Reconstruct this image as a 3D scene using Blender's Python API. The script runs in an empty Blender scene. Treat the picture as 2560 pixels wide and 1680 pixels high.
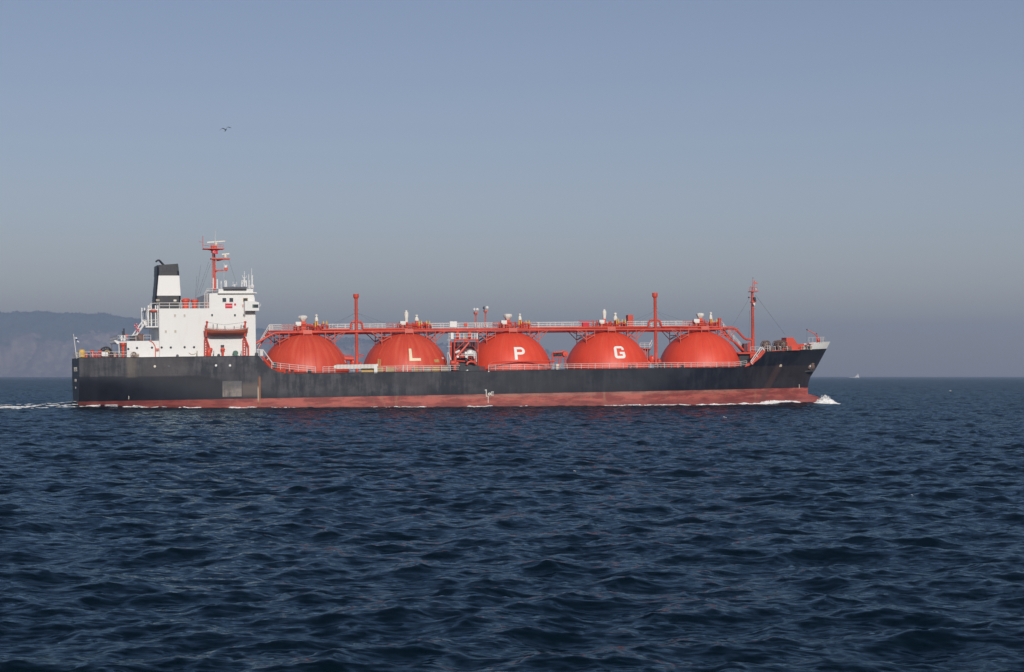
import bpy, math, random
import numpy as np
from mathutils import Vector, Matrix

random.seed(7)
R = math.radians
scene = bpy.context.scene
col = scene.collection

# ------------------------------------------------------------------ camera
F_PX = 4556.0            # focal length in pixels of the 2560 px wide photograph
CAM_H = 5.45             # eye height above the sea
HORIZON = 939.5          # row of the horizon in the photograph
PITCH = math.atan((HORIZON - 840.0) / F_PX)
cam_data = bpy.data.cameras.new('camera')
cam = bpy.data.objects.new('camera', cam_data)
col.objects.link(cam)
cam.location = (0, 0, CAM_H)
cam.rotation_euler = (R(90) + PITCH, 0, 0)
cam_data.sensor_width = 36.0
cam_data.lens = F_PX / 2560.0 * 36.0
cam_data.clip_start = 0.5
cam_data.clip_end = 60000
scene.camera = cam

# ------------------------------------------------------------------ sky, sun, exposure
SUN_EL, SUN_AZ = 24.0, 15.0      # sun behind the viewer, a little to the right
world = bpy.data.worlds.new('World')
scene.world = world
world.use_nodes = True
wn = world.node_tree
wn.nodes.clear()
sky = wn.nodes.new('ShaderNodeTexSky')
sky.sky_type = 'NISHITA'
sky.sun_disc = False
sky.sun_elevation = R(SUN_EL)
sky.sun_rotation = R(180.0 - SUN_AZ)
sky.altitude = 0
sky.air_density = 0.85
sky.dust_density = 0.6
sky.ozone_density = 1.2
bg = wn.nodes.new('ShaderNodeBackground')
bg.inputs['Strength'].default_value = 0.081
wo = wn.nodes.new('ShaderNodeOutputWorld')
tint = wn.nodes.new('ShaderNodeMix')          # the camera's cool white balance, even over the whole sky
tint.data_type = 'RGBA'; tint.blend_type = 'MULTIPLY'
tint.inputs[0].default_value = 1.0
tint.inputs[7].default_value = (1.09, 0.935, 0.935, 1.0)
wn.links.new(sky.outputs[0], tint.inputs[6])
wn.links.new(tint.outputs[2], bg.inputs[0])
wn.links.new(bg.outputs[0], wo.inputs[0])

sun_data = bpy.data.lights.new('sun', 'SUN')
sun_data.energy = 3.45
sun_data.angle = R(1.0)
sun_data.color = (1.0, 0.955, 0.885)
sun = bpy.data.objects.new('sun', sun_data)
col.objects.link(sun)
sdir = Vector((-math.sin(R(SUN_AZ)) * math.cos(R(SUN_EL)), math.cos(R(SUN_AZ)) * math.cos(R(SUN_EL)), -math.sin(R(SUN_EL))))
sun.rotation_euler = sdir.to_track_quat('-Z', 'Y').to_euler()
sun.location = (60, -120, 120)

scene.view_settings.view_transform = 'Standard'
scene.view_settings.look = 'None'
scene.view_settings.exposure = 0.0
scene.view_settings.gamma = 1.0
scene.view_settings.use_curve_mapping = False
cy = scene.cycles
cy.max_bounces = 6
cy.diffuse_bounces = 4
cy.glossy_bounces = 3
cy.transparent_max_bounces = 8
cy.volume_bounces = 0
cy.caustics_reflective = False
cy.caustics_refractive = False
cy.sample_clamp_indirect = 4.0
cy.use_denoising = True
try:
    cy.denoiser = 'OPENIMAGEDENOISE'
    cy.denoising_input_passes = 'RGB_ALBEDO_NORMAL'
except Exception:
    pass

# ------------------------------------------------------------------ materials
MATS = {}

def new_mat(name):
    m = bpy.data.materials.new(name)
    m.use_nodes = True
    nt = m.node_tree
    b = nt.nodes['Principled BSDF']
    return m, nt, b

def node(nt, kind, **kw):
    n = nt.nodes.new(kind)
    for k, v in kw.items():
        setattr(n, k, v)
    return n

def mathn(nt, op, a, b=None, clamp=False):
    n = nt.nodes.new('ShaderNodeMath')
    n.operation = op
    n.use_clamp = clamp
    for i, v in enumerate((a, b)):
        if v is None:
            continue
        if isinstance(v, (int, float)):
            n.inputs[i].default_value = v
        else:
            nt.links.new(v, n.inputs[i])
    return n.outputs[0]

def sstep(nt, v, lo, hi):
    n = nt.nodes.new('ShaderNodeMapRange')
    n.interpolation_type = 'SMOOTHSTEP'
    nt.links.new(v, n.inputs['Value'])
    n.inputs['From Min'].default_value = lo
    n.inputs['From Max'].default_value = hi
    return n.outputs[0]

def mixc(nt, fac, a, b):
    n = nt.nodes.new('ShaderNodeMix')
    n.data_type = 'RGBA'
    ins = [n.inputs[0], n.inputs[6], n.inputs[7]]
    for i, v in zip(ins, (fac, a, b)):
        if isinstance(v, (int, float)):
            i.default_value = v
        elif isinstance(v, tuple):
            i.default_value = (*v, 1.0)
        else:
            nt.links.new(v, i)
    return n.outputs[2]

def noise(nt, vec, scale, detail=3.0, rough=0.55, stretch=None):
    if stretch is not None:
        mp = nt.nodes.new('ShaderNodeMapping')
        mp.inputs['Scale'].default_value = stretch
        nt.links.new(vec, mp.inputs['Vector'])
        vec = mp.outputs[0]
    n = nt.nodes.new('ShaderNodeTexNoise')
    n.inputs['Scale'].default_value = scale
    n.inputs['Detail'].default_value = detail
    n.inputs['Roughness'].default_value = rough
    nt.links.new(vec, n.inputs['Vector'])
    return n.outputs['Fac']

def paint(name, rgb, rough=0.5, wear=0.25, dirt=(0.16, 0.10, 0.07), dirt_amt=0.25, metal=0.0, scale=0.35):
    """Weathered paint: slow colour drift plus vertical dirt runs."""
    m, nt, b = new_mat(name)
    tc = node(nt, 'ShaderNodeTexCoord')
    o = tc.outputs['Object']
    n1 = noise(nt, o, scale, 4)
    n2 = noise(nt, o, 1.4, 5, 0.65, (1.2, 1.2, 0.16))
    dark = tuple(c * (1 - wear) for c in rgb)
    light = tuple(min(1, c * (1 + wear * 0.45)) for c in rgb)
    c = mixc(nt, sstep(nt, n1, 0.3, 0.7), dark, light)
    d = mathn(nt, 'MULTIPLY', sstep(nt, n2, 0.52, 0.78), dirt_amt)
    c = mixc(nt, d, c, dirt)
    nt.links.new(c, b.inputs['Base Color'])
    b.inputs['Roughness'].default_value = rough
    b.inputs['Metallic'].default_value = metal
    MATS[name] = m
    return m

paint('red', (0.64, 0.070, 0.032), 0.45, 0.18, (0.25, 0.05, 0.04), 0.35)
paint('dome_red', (0.78, 0.066, 0.036), 0.40, 0.10, (0.60, 0.13, 0.08), 0.45, scale=0.2)
paint('dome_worn', (0.66, 0.076, 0.045), 0.45, 0.14, (0.55, 0.17, 0.10), 0.6, scale=0.2)
paint('pink_red', (0.60, 0.13, 0.09), 0.5, 0.15, (0.3, 0.08, 0.06), 0.3)
paint('dark_red', (0.12, 0.025, 0.03), 0.6, 0.3)
paint('white', (0.74, 0.735, 0.71), 0.45, 0.03, (0.62, 0.54, 0.44), 0.22, scale=0.15)
paint('rail_white', (0.69, 0.66, 0.63), 0.5, 0.04, (0.55, 0.42, 0.30), 0.25)
paint('cream', (0.72, 0.67, 0.57), 0.6, 0.08, (0.40, 0.30, 0.2), 0.4)
paint('canvas', (0.76, 0.74, 0.67), 0.85, 0.14, (0.45, 0.42, 0.36), 0.35, scale=1.6)
paint('black', (0.011, 0.012, 0.018), 0.45, 0.25, (0.05, 0.045, 0.04), 0.3)
paint('grey', (0.10, 0.105, 0.12), 0.6, 0.15)
paint('dark_grey', (0.035, 0.038, 0.045), 0.6, 0.2)
paint('rusty', (0.16, 0.095, 0.075), 0.7, 0.35, (0.22, 0.10, 0.06), 0.6, scale=1.5)
paint('brown', (0.17, 0.10, 0.085), 0.75, 0.25)
paint('tan', (0.42, 0.36, 0.28), 0.7, 0.25, (0.2, 0.13, 0.08), 0.5, scale=1.0)
paint('yellow', (0.72, 0.43, 0.06), 0.55, 0.12, (0.35, 0.2, 0.05), 0.3)
paint('mustard', (0.50, 0.33, 0.12), 0.65, 0.25, (0.30, 0.14, 0.08), 0.5, scale=1.0)
paint('green', (0.07, 0.15, 0.11), 0.6, 0.2)
paint('boat_orange', (0.44, 0.105, 0.055), 0.55, 0.15, (0.25, 0.08, 0.05), 0.5, scale=0.8)
paint('boat_under', (0.22, 0.05, 0.035), 0.6, 0.2)
paint('blue', (0.02, 0.06, 0.22), 0.8, 0.1)
paint('flag_white', (0.75, 0.75, 0.73), 0.85, 0.05, dirt_amt=0.05)
paint('flag_red', (0.62, 0.03, 0.05), 0.8, 0.08, dirt_amt=0.05)
paint('beige_shutter', (0.50, 0.45, 0.36), 0.6, 0.08)
paint('deck_red', (0.36, 0.115, 0.080), 0.7, 0.2, (0.2, 0.1, 0.08), 0.4)
paint('deck_grey', (0.42, 0.40, 0.37), 0.7, 0.15, (0.25, 0.2, 0.16), 0.4)
paint('wire', (0.10, 0.10, 0.12), 0.6, 0.1)
paint('letter_white', (0.82, 0.80, 0.74), 0.5, 0.03, (0.7, 0.6, 0.4), 0.12)
paint('letter_cream', (0.78, 0.70, 0.47), 0.5, 0.04, (0.6, 0.45, 0.25), 0.2)
def dome_paint(name, rgb, pale, amt, gores):
    """Tank paint: faded runs follow the meridians from the crown down."""
    m, nt, b = new_mat(name)
    o = node(nt, 'ShaderNodeTexCoord').outputs['Object']
    sep = node(nt, 'ShaderNodeSeparateXYZ'); nt.links.new(o, sep.inputs[0])
    ang = mathn(nt, 'ARCTAN2', sep.outputs['Y'], sep.outputs['X'])
    cmb = node(nt, 'ShaderNodeCombineXYZ')
    nt.links.new(mathn(nt, 'MULTIPLY', ang, 9.0), cmb.inputs[0]); nt.links.new(mathn(nt, 'MULTIPLY', sep.outputs['Z'], 0.10), cmb.inputs[1])
    run = noise(nt, cmb.outputs[0], 1.0, 5, 0.65)
    patch = noise(nt, o, 0.32, 4)
    gore = mathn(nt, 'FRACT', mathn(nt, 'ADD', mathn(nt, 'MULTIPLY', ang, gores / (2 * math.pi)), 100.7))
    seam = mathn(nt, 'LESS_THAN', mathn(nt, 'ABSOLUTE', mathn(nt, 'SUBTRACT', gore, 0.5)), 0.022)
    wn_ = node(nt, 'ShaderNodeTexWhiteNoise', noise_dimensions='1D')
    nt.links.new(mathn(nt, 'FLOOR', mathn(nt, 'ADD', mathn(nt, 'MULTIPLY', ang, gores / (2 * math.pi)), 100.2)), wn_.inputs['W'])
    c = mixc(nt, mathn(nt, 'MULTIPLY', sstep(nt, run, 0.38, 0.72), amt), rgb, pale)
    c = mixc(nt, mathn(nt, 'MULTIPLY', sstep(nt, patch, 0.42, 0.66), amt * 0.5), c, tuple(q * 0.78 for q in rgb))
    c = mixc(nt, mathn(nt, 'MULTIPLY', wn_.outputs['Value'], amt * 0.20), c, tuple(q * 0.72 for q in rgb))
    c = mixc(nt, mathn(nt, 'MULTIPLY', seam, amt * 0.32), c, tuple(q * 0.45 for q in rgb))
    drip = noise(nt, cmb.outputs[0], 3.1, 4, 0.6)
    c = mixc(nt, mathn(nt, 'MULTIPLY', sstep(nt, drip, 0.60, 0.74), 0.38), c, (0.26, 0.055, 0.035))
    nt.links.new(c, b.inputs['Base Color'])
    b.inputs['Roughness'].default_value = 0.52
    MATS[name] = m
dome_paint('dome_red', (0.74, 0.060, 0.022), (0.80, 0.115, 0.052), 0.62, 16)
dome_paint('dome_worn', (0.62, 0.060, 0.026), (0.74, 0.145, 0.072), 0.64, 26)
m, nt, b = new_mat('glass')
b.inputs['Base Color'].default_value = (0.035, 0.05, 0.06, 1)
b.inputs['Roughness'].default_value = 0.12
MATS['glass'] = m

# ------------------------------------------------------------------ mesh builder
class MB:
    def __init__(self):
        self.v, self.f, self.m = [], [], []

    def add(self, verts, faces, mi=0):
        n = len(self.v)
        self.v += [tuple(p) for p in verts]
        self.f += [tuple(n + i for i in fc) for fc in faces]
        self.m += [mi] * len(faces)

    def box(self, x0, x1, y0, y1, z0, z1, mi=0):
        x0, x1 = min(x0, x1), max(x0, x1); y0, y1 = min(y0, y1), max(y0, y1); z0, z1 = min(z0, z1), max(z0, z1)
        v = [(x0, y0, z0), (x1, y0, z0), (x1, y1, z0), (x0, y1, z0), (x0, y0, z1), (x1, y0, z1), (x1, y1, z1), (x0, y1, z1)]
        self.add(v, [(0, 3, 2, 1), (4, 5, 6, 7), (0, 1, 5, 4), (1, 2, 6, 5), (2, 3, 7, 6), (3, 0, 4, 7)], mi)

    def prism(self, poly, y0, y1, mi=0):
        """poly: (x, z) outline, extruded across the ship from y0 to y1."""
        n = len(poly)
        v = [(x, y0, z) for x, z in poly] + [(x, y1, z) for x, z in poly]
        f = [tuple(range(n)), tuple(range(2 * n - 1, n - 1, -1))]
        f += [((i + 1) % n, i, n + i, n + (i + 1) % n) for i in range(n)]
        self.add(v, f, mi)

    def tube(self, pts, r, n=7, mi=0, r2=None):
        pts = [Vector(p) for p in pts]
        rings = []
        k = len(pts)
        for i, p in enumerate(pts):
            d = (pts[min(i + 1, k - 1)] - pts[max(i - 1, 0)])
            if d.length < 1e-9:
                d = Vector((0, 0, 1))
            d.normalize()
            up = Vector((0, 0, 1)) if abs(d.z) < 0.9 else Vector((1, 0, 0))
            a = d.cross(up).normalized(); bb = d.cross(a).normalized()
            rr = r if r2 is None else r + (r2 - r) * i / max(1, k - 1)
            rings.append([p + rr * (math.cos(2 * math.pi * j / n) * a + math.sin(2 * math.pi * j / n) * bb) for j in range(n)])
        v = [q for rg in rings for q in rg]
        f = []
        for i in range(k - 1):
            for j in range(n):
                f.append((i * n + j, i * n + (j + 1) % n, (i + 1) * n + (j + 1) % n, (i + 1) * n + j))
        f.append(tuple(range(n - 1, -1, -1)))
        f.append(tuple((k - 1) * n + j for j in range(n)))
        self.add(v, f, mi)

    def lathe(self, prof, c, n=16, mi=0, axis='z', sx=1.0, sy=1.0):
        """prof: (radius, height) pairs about an axis through c."""
        v, f = [], []
        for r, h in prof:
            for j in range(n):
                a = 2 * math.pi * j / n
                p, q = r * math.cos(a) * sx, r * math.sin(a) * sy
                if axis == 'z':
                    v.append((c[0] + p, c[1] + q, c[2] + h))
                elif axis == 'y':
                    v.append((c[0] + p, c[1] + h, c[2] + q))
                else:
                    v.append((c[0] + h, c[1] + p, c[2] + q))
        k = len(prof)
        for i in range(k - 1):
            for j in range(n):
                f.append((i * n + j, i * n + (j + 1) % n, (i + 1) * n + (j + 1) % n, (i + 1) * n + j))
        f.append(tuple(range(n - 1, -1, -1)))
        f.append(tuple((k - 1) * n + j for j in range(n)))
        self.add(v, f, mi)

    def blob(self, c, rx, ry, rz, seed=0, n=9, jag=0.18, mi=0):
        rnd = random.Random(seed)
        ph = [rnd.uniform(0, 6.28) for _ in range(6)]
        def g(t, a):
            return 1 + jag * (math.sin(3 * a + ph[0]) * math.sin(2 * t + ph[1]) + 0.6 * math.sin(5 * a + ph[2] + 2 * t))
        v, f = [], []
        m_ = max(4, n // 2 + 2)
        for i in range(1, m_):
            t = math.pi * i / m_
            for j in range(n):
                a = 2 * math.pi * j / n
                k = g(t, a)
                v.append((c[0] + rx * k * math.sin(t) * math.cos(a), c[1] + ry * k * math.sin(t) * math.sin(a), c[2] + rz * k * math.cos(t)))
        for i in range(m_ - 2):
            for j in range(n):
                f.append((i * n + j, (i + 1) * n + j, (i + 1) * n + (j + 1) % n, i * n + (j + 1) % n))
        f.append(tuple(range(n)))
        f.append(tuple((m_ - 2) * n + j for j in range(n - 1, -1, -1)))
        self.add(v, f, mi)

    def mesh(self, name, mats, smooth=False):
        me = bpy.data.meshes.new(name)
        me.from_pydata(self.v, [], self.f)
        for mt in (mats if isinstance(mats, (list, tuple)) else [mats]):
            me.materials.append(MATS[mt] if isinstance(mt, str) else mt)
        me.polygons.foreach_set('material_index', self.m)
        if smooth:
            me.polygons.foreach_set('use_smooth', [True] * len(me.polygons))
        me.validate()
        me.update()
        if smooth:
            try:
                me.set_sharp_from_angle(angle=R(38))
            except Exception:
                pass
        return me

    def build(self, name, mats, parent=None, smooth=False, loc=None):
        o = bpy.data.objects.new(name, self.mesh(name, mats, smooth))
        col.objects.link(o)
        if parent is not None:
            o.parent = parent
        if loc is not None:
            o.location = loc
        return o

def tag(o, label=None, cat=None, group=None, kind=None):
    if label: o['label'] = label
    if cat: o['category'] = cat
    if group: o['group'] = group
    if kind: o['kind'] = kind
    return o

def empty(name, loc=(0, 0, 0), parent=None):
    o = bpy.data.objects.new(name, None)
    o.empty_display_size = 0.5
    col.objects.link(o)
    o.location = loc
    if parent is not None:
        o.parent = parent
    return o

# ------------------------------------------------------------------ ship frame
# Ship axes: x forward, y to port (starboard is negative and faces the viewer), z up, origin amidships at the waterline.
YAW, TRIM = R(17.0), 0.0150
SHIP = Matrix.Translation((-11.0, 335.0, 0.0)) @ Matrix.Rotation(YAW, 4, 'Z') @ Matrix.Rotation(-TRIM, 4, 'Y')
SHIP_INV = SHIP.inverted()
CAM_ROT = Matrix.Rotation(R(90) + PITCH, 3, 'X')

def sight(px, py):
    return (CAM_ROT @ Vector(((px - 1280.0) / F_PX, (840.0 - py) / F_PX, -1.0))).normalized()

def S(px, py, y):
    """Survey: the (x, z) in the ship's frame of the point sighted at a photo pixel, on the lengthwise plane y."""
    o = SHIP_INV @ Vector((0, 0, CAM_H))
    d = SHIP_INV.to_3x3() @ sight(px, py)
    t = (y - o.y) / d.y
    p = o + d * t
    return p.x, p.z

def P(px, py, y):
    x, z = S(px, py, y)
    return (x, y, z)
# ------------------------------------------------------------------ sea
def wave_tile(L, N, lmin, lmax, peak, seed, wdir, spread):
    rng = np.random.default_rng(seed)
    k1 = 2 * np.pi * np.fft.fftfreq(N, L / N)
    kx, ky = np.meshgrid(k1, k1, indexing='ij')
    k = np.hypot(kx, ky); k[0, 0] = 1
    lam = 2 * np.pi / k
    kp = 2 * np.pi / peak
    c = (kx * math.cos(wdir) + ky * math.sin(wdir)) / k
    sp = np.exp(-1.25 * (kp / k) ** 2) / k ** 4 * (spread + np.clip(c, 0, 1) ** 2 + 0.35 * np.clip(-c, 0, 1) ** 2)
    sp[(lam < lmin) | (lam > lmax)] = 0
    sp[0, 0] = 0
    a = np.sqrt(sp) * (rng.normal(size=(N, N)) + 1j * rng.normal(size=(N, N)))
    h = np.fft.ifft2(a).real
    s = h.std()
    dx = np.fft.ifft2(1j * kx / k * a).real
    dy = np.fft.ifft2(1j * ky / k * a).real
    sl = np.sqrt(np.fft.ifft2(1j * kx * a).real.var() + np.fft.ifft2(1j * ky * a).real.var())
    return h / s, dx / s, dy / s, sl / s

def sample(tile, L, N, x, y):
    u = (x / L) % 1.0 * N; v = (y / L) % 1.0 * N
    i = np.floor(u).astype(int); j = np.floor(v).astype(int)
    fu = u - i; fv = v - j
    i %= N; j %= N
    i2 = (i + 1) % N; j2 = (j + 1) % N
    return (tile[i, j] * (1 - fu) * (1 - fv) + tile[i2, j] * fu * (1 - fv) + tile[i, j2] * (1 - fu) * fv + tile[i2, j2] * fu * fv)

WIND = R(-72)
TILES = [
    (211.0, 256, 7.0, 60.0, 13.0, 5, WIND - 0.35, 0.10, 0.074, 0.15, 7.0),
    (97.0, 512, 1.7, 9.0, 3.4, 11, WIND, 0.22, 0.058, 0.0, 1.7),
    (31.0, 512, 0.55, 1.7, 9.0, 22, WIND + 0.25, 0.28, 0.0205, 0.35, 0.55),
    (9.7, 512, 0.18, 0.55, 9.0, 33, WIND - 0.3, 0.3, 0.0062, -0.4, 0.18),
]
TDATA = [wave_tile(*t[:8]) for t in TILES]

def sea_at(x, y, space):
    """Height and sideways shift of the waves at (x, y); waves too short for the local mesh spacing fade out."""
    H = np.zeros_like(x); DX = np.zeros_like(x); DY = np.zeros_like(x); lost = np.zeros_like(x)
    for (L, N, lmin, lmax, pk, sd, wd, spd, rms, rot, lm), (h, dx, dy, sl) in zip(TILES, TDATA):
        c, s = math.cos(rot), math.sin(rot)
        xr, yr = c * x + s * y, -s * x + c * y
        w = np.clip((lm * 1.9 / space - 0.55) / 1.2, 0, 1)
        H += w * rms * sample(h, L, N, xr, yr)
        ax, ay = rms * sample(dx, L, N, xr, yr), rms * sample(dy, L, N, xr, yr)
        ch = 1.15
        DX += w * ch * (c * ax - s * ay); DY += w * ch * (s * ax + c * ay)
        lost += (rms * sl) ** 2 * (1 - w ** 2)
    return H, DX, DY, np.sqrt(lost)

def ship_swell(x, y):
    """The hump of water the hull drags along: stern wave, bow wave and a low trough between."""
    yaw = YAW
    dx, dy = x + 11.0, y - 335.0
    u = dx * math.cos(yaw) + dy * math.sin(yaw)
    v = -dx * math.sin(yaw) + dy * math.cos(yaw)
    h = 0.75 * np.exp(-((u + 66) / 9.0) ** 2 - (v / 11.0) ** 2)
    h += 0.42 * np.exp(-((u + 88) / 18.0) ** 2 - (v / 6.0) ** 2)
    h += 0.35 * np.exp(-((u - 66) / 7.0) ** 2 - (v / 8.0) ** 2)
    h -= 0.20 * np.exp(-((u + 10) / 35.0) ** 2 - (v / 13.0) ** 2)
    return h

def build_sea():
    rr = np.concatenate([np.geomspace(4, 24, 50)[:-1], np.geomspace(24, 1500, 1250)[:-1], np.geomspace(1500, 11500, 110)])
    fine = np.linspace(-R(21), R(21), 660)
    rest = np.linspace(R(21), R(339), 80)[1:-1]
    th = np.concatenate([fine, rest])
    nr, na = len(rr), len(th)
    rg, tg = np.meshgrid(rr, th, indexing='ij')
    dr = np.gradient(rr)[:, None] * np.ones((1, na))
    da = np.empty(na); da[:660] = fine[1] - fine[0]; da[660:] = rest[1] - rest[0]
    space = np.maximum(dr, rg * da[None, :])
    x = rg * np.sin(tg); y = rg * np.cos(tg)
    H, DX, DY, lost = sea_at(x, y, space)
    near = np.clip(1.6 - rg / 7000.0, 0, 1)
    z = H * near + ship_swell(x, y)
    co = np.stack([x + DX, y + DY, z], -1).reshape(-1, 3).astype(np.float32)
    idx = np.arange(nr * na).reshape(nr, na)
    nx = np.roll(idx, -1, axis=1)
    # the angle runs clockwise seen from above: wind the faces so that they look up
    quads = np.stack([idx[:-1], idx[1:], nx[1:], nx[:-1]], -1).reshape(-1, 4)[:, ::-1]
    centre = np.array([[0, 0, 0]], np.float32)
    co = np.concatenate([co, centre]); ci = nr * na
    tris = np.stack([idx[0], nx[0], np.full(na, ci)], -1)[:, ::-1]
    me = bpy.data.meshes.new('water')
    me.vertices.add(len(co)); me.vertices.foreach_set('co', co.ravel())
    nq, nt_ = len(quads), len(tris)
    me.loops.add(nq * 4 + nt_ * 3)
    me.loops.foreach_set('vertex_index', np.concatenate([quads.ravel(), tris.ravel()]).astype(np.int32))
    me.polygons.add(nq + nt_)
    ls = np.concatenate([np.arange(nq) * 4, nq * 4 + np.arange(nt_) * 3]).astype(np.int32)
    me.polygons.foreach_set('loop_start', ls)
    me.update(calc_edges=True)
    me.polygons.foreach_set('use_smooth', np.ones(nq + nt_, bool))
    at = me.attributes.new('fine_slope', 'FLOAT', 'POINT')
    at.data.foreach_set('value', np.concatenate([lost.ravel(), [0.1]]).astype(np.float32))
    me.validate()
    m = bpy.data.materials.new('sea_water'); m.use_nodes = True
    nt = m.node_tree; nt.nodes.clear()
    body = node(nt, 'ShaderNodeBsdfDiffuse'); body.inputs['Color'].default_value = (0.0012, 0.0068, 0.0115, 1)
    gloss = node(nt, 'ShaderNodeBsdfGlossy'); gloss.inputs['Color'].default_value = (0.62, 0.83, 1.0, 1); gloss.inputs['Roughness'].default_value = 0.11
    fres = node(nt, 'ShaderNodeFresnel'); fres.inputs['IOR'].default_value = 1.333
    mixs = node(nt, 'ShaderNodeMixShader')
    outm = node(nt, 'ShaderNodeOutputMaterial')
    nt.links.new(mathn(nt, 'MULTIPLY', fres.outputs[0], 0.54), mixs.inputs[0])
    nt.links.new(body.outputs[0], mixs.inputs[1]); nt.links.new(gloss.outputs[0], mixs.inputs[2]); nt.links.new(mixs.outputs[0], outm.inputs['Surface'])
    geo = node(nt, 'ShaderNodeNewGeometry')
    pos = geo.outputs['Position']
    def slope(scale, stretch, detail):
        mp = node(nt, 'ShaderNodeMapping'); mp.inputs['Scale'].default_value = stretch
        mp.inputs['Rotation'].default_value = (0, 0, WIND + R(90))
        nt.links.new(pos, mp.inputs['Vector'])
        n = node(nt, 'ShaderNodeTexNoise'); n.inputs['Scale'].default_value = scale
        n.inputs['Detail'].default_value = detail; n.inputs['Roughness'].default_value = 0.6
        nt.links.new(mp.outputs[0], n.inputs['Vector'])
        s = node(nt, 'ShaderNodeVectorMath', operation='SUBTRACT')
        nt.links.new(n.outputs['Color'], s.inputs[0]); s.inputs[1].default_value = (0.5, 0.5, 0.5)
        f = node(nt, 'ShaderNodeVectorMath', operation='MULTIPLY')
        nt.links.new(s.outputs[0], f.inputs[0]); f.inputs[1].default_value = (0.75, 1.25, 0.0)
        return f.outputs[0]
    att = node(nt, 'ShaderNodeAttribute', attribute_name='fine_slope')
    a1 = slope(3.2, (0.45, 1.4, 1), 4.0)
    a2 = slope(0.85, (0.5, 1.3, 1), 4.0)
    v1 = node(nt, 'ShaderNodeVectorMath', operation='SCALE'); nt.links.new(a1, v1.inputs[0]); v1.inputs['Scale'].default_value = 0.80
    v2 = node(nt, 'ShaderNodeVectorMath', operation='SCALE'); nt.links.new(a2, v2.inputs[0])
    nt.links.new(mathn(nt, 'MULTIPLY', att.outputs['Fac'], 9.5), v2.inputs['Scale'])
    s1 = node(nt, 'ShaderNodeVectorMath', operation='ADD'); nt.links.new(v1.outputs[0], s1.inputs[0]); nt.links.new(v2.outputs[0], s1.inputs[1])
    s2 = node(nt, 'ShaderNodeVectorMath', operation='ADD'); nt.links.new(geo.outputs['Normal'], s2.inputs[0]); nt.links.new(s1.outputs[0], s2.inputs[1])
    nn = node(nt, 'ShaderNodeVectorMath', operation='NORMALIZE'); nt.links.new(s2.outputs[0], nn.inputs[0])
    for sh in (gloss, fres):
        nt.links.new(nn.outputs[0], sh.inputs['Normal'])
    me.materials.append(m)
    o = bpy.data.objects.new('water', me)
    col.objects.link(o)
    tag(o, 'dark blue choppy sea stretching to the hazy horizon', 'sea', kind='structure')
    return o
water = build_sea()

# ------------------------------------------------------------------ far headland
HILL_D = 9900.0
ridge_px = [(-1400, 800), (-900, 770), (-500, 765), (-200, 775), (0, 784), (60, 780), (95, 777), (160, 783), (250, 784), (300, 791), (370, 800),
            (500, 812), (640, 823), (760, 836), (870, 846), (1000, 856), (1200, 866), (1370, 877), (1420, 900), (1460, 925), (1490, 941)]

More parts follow.
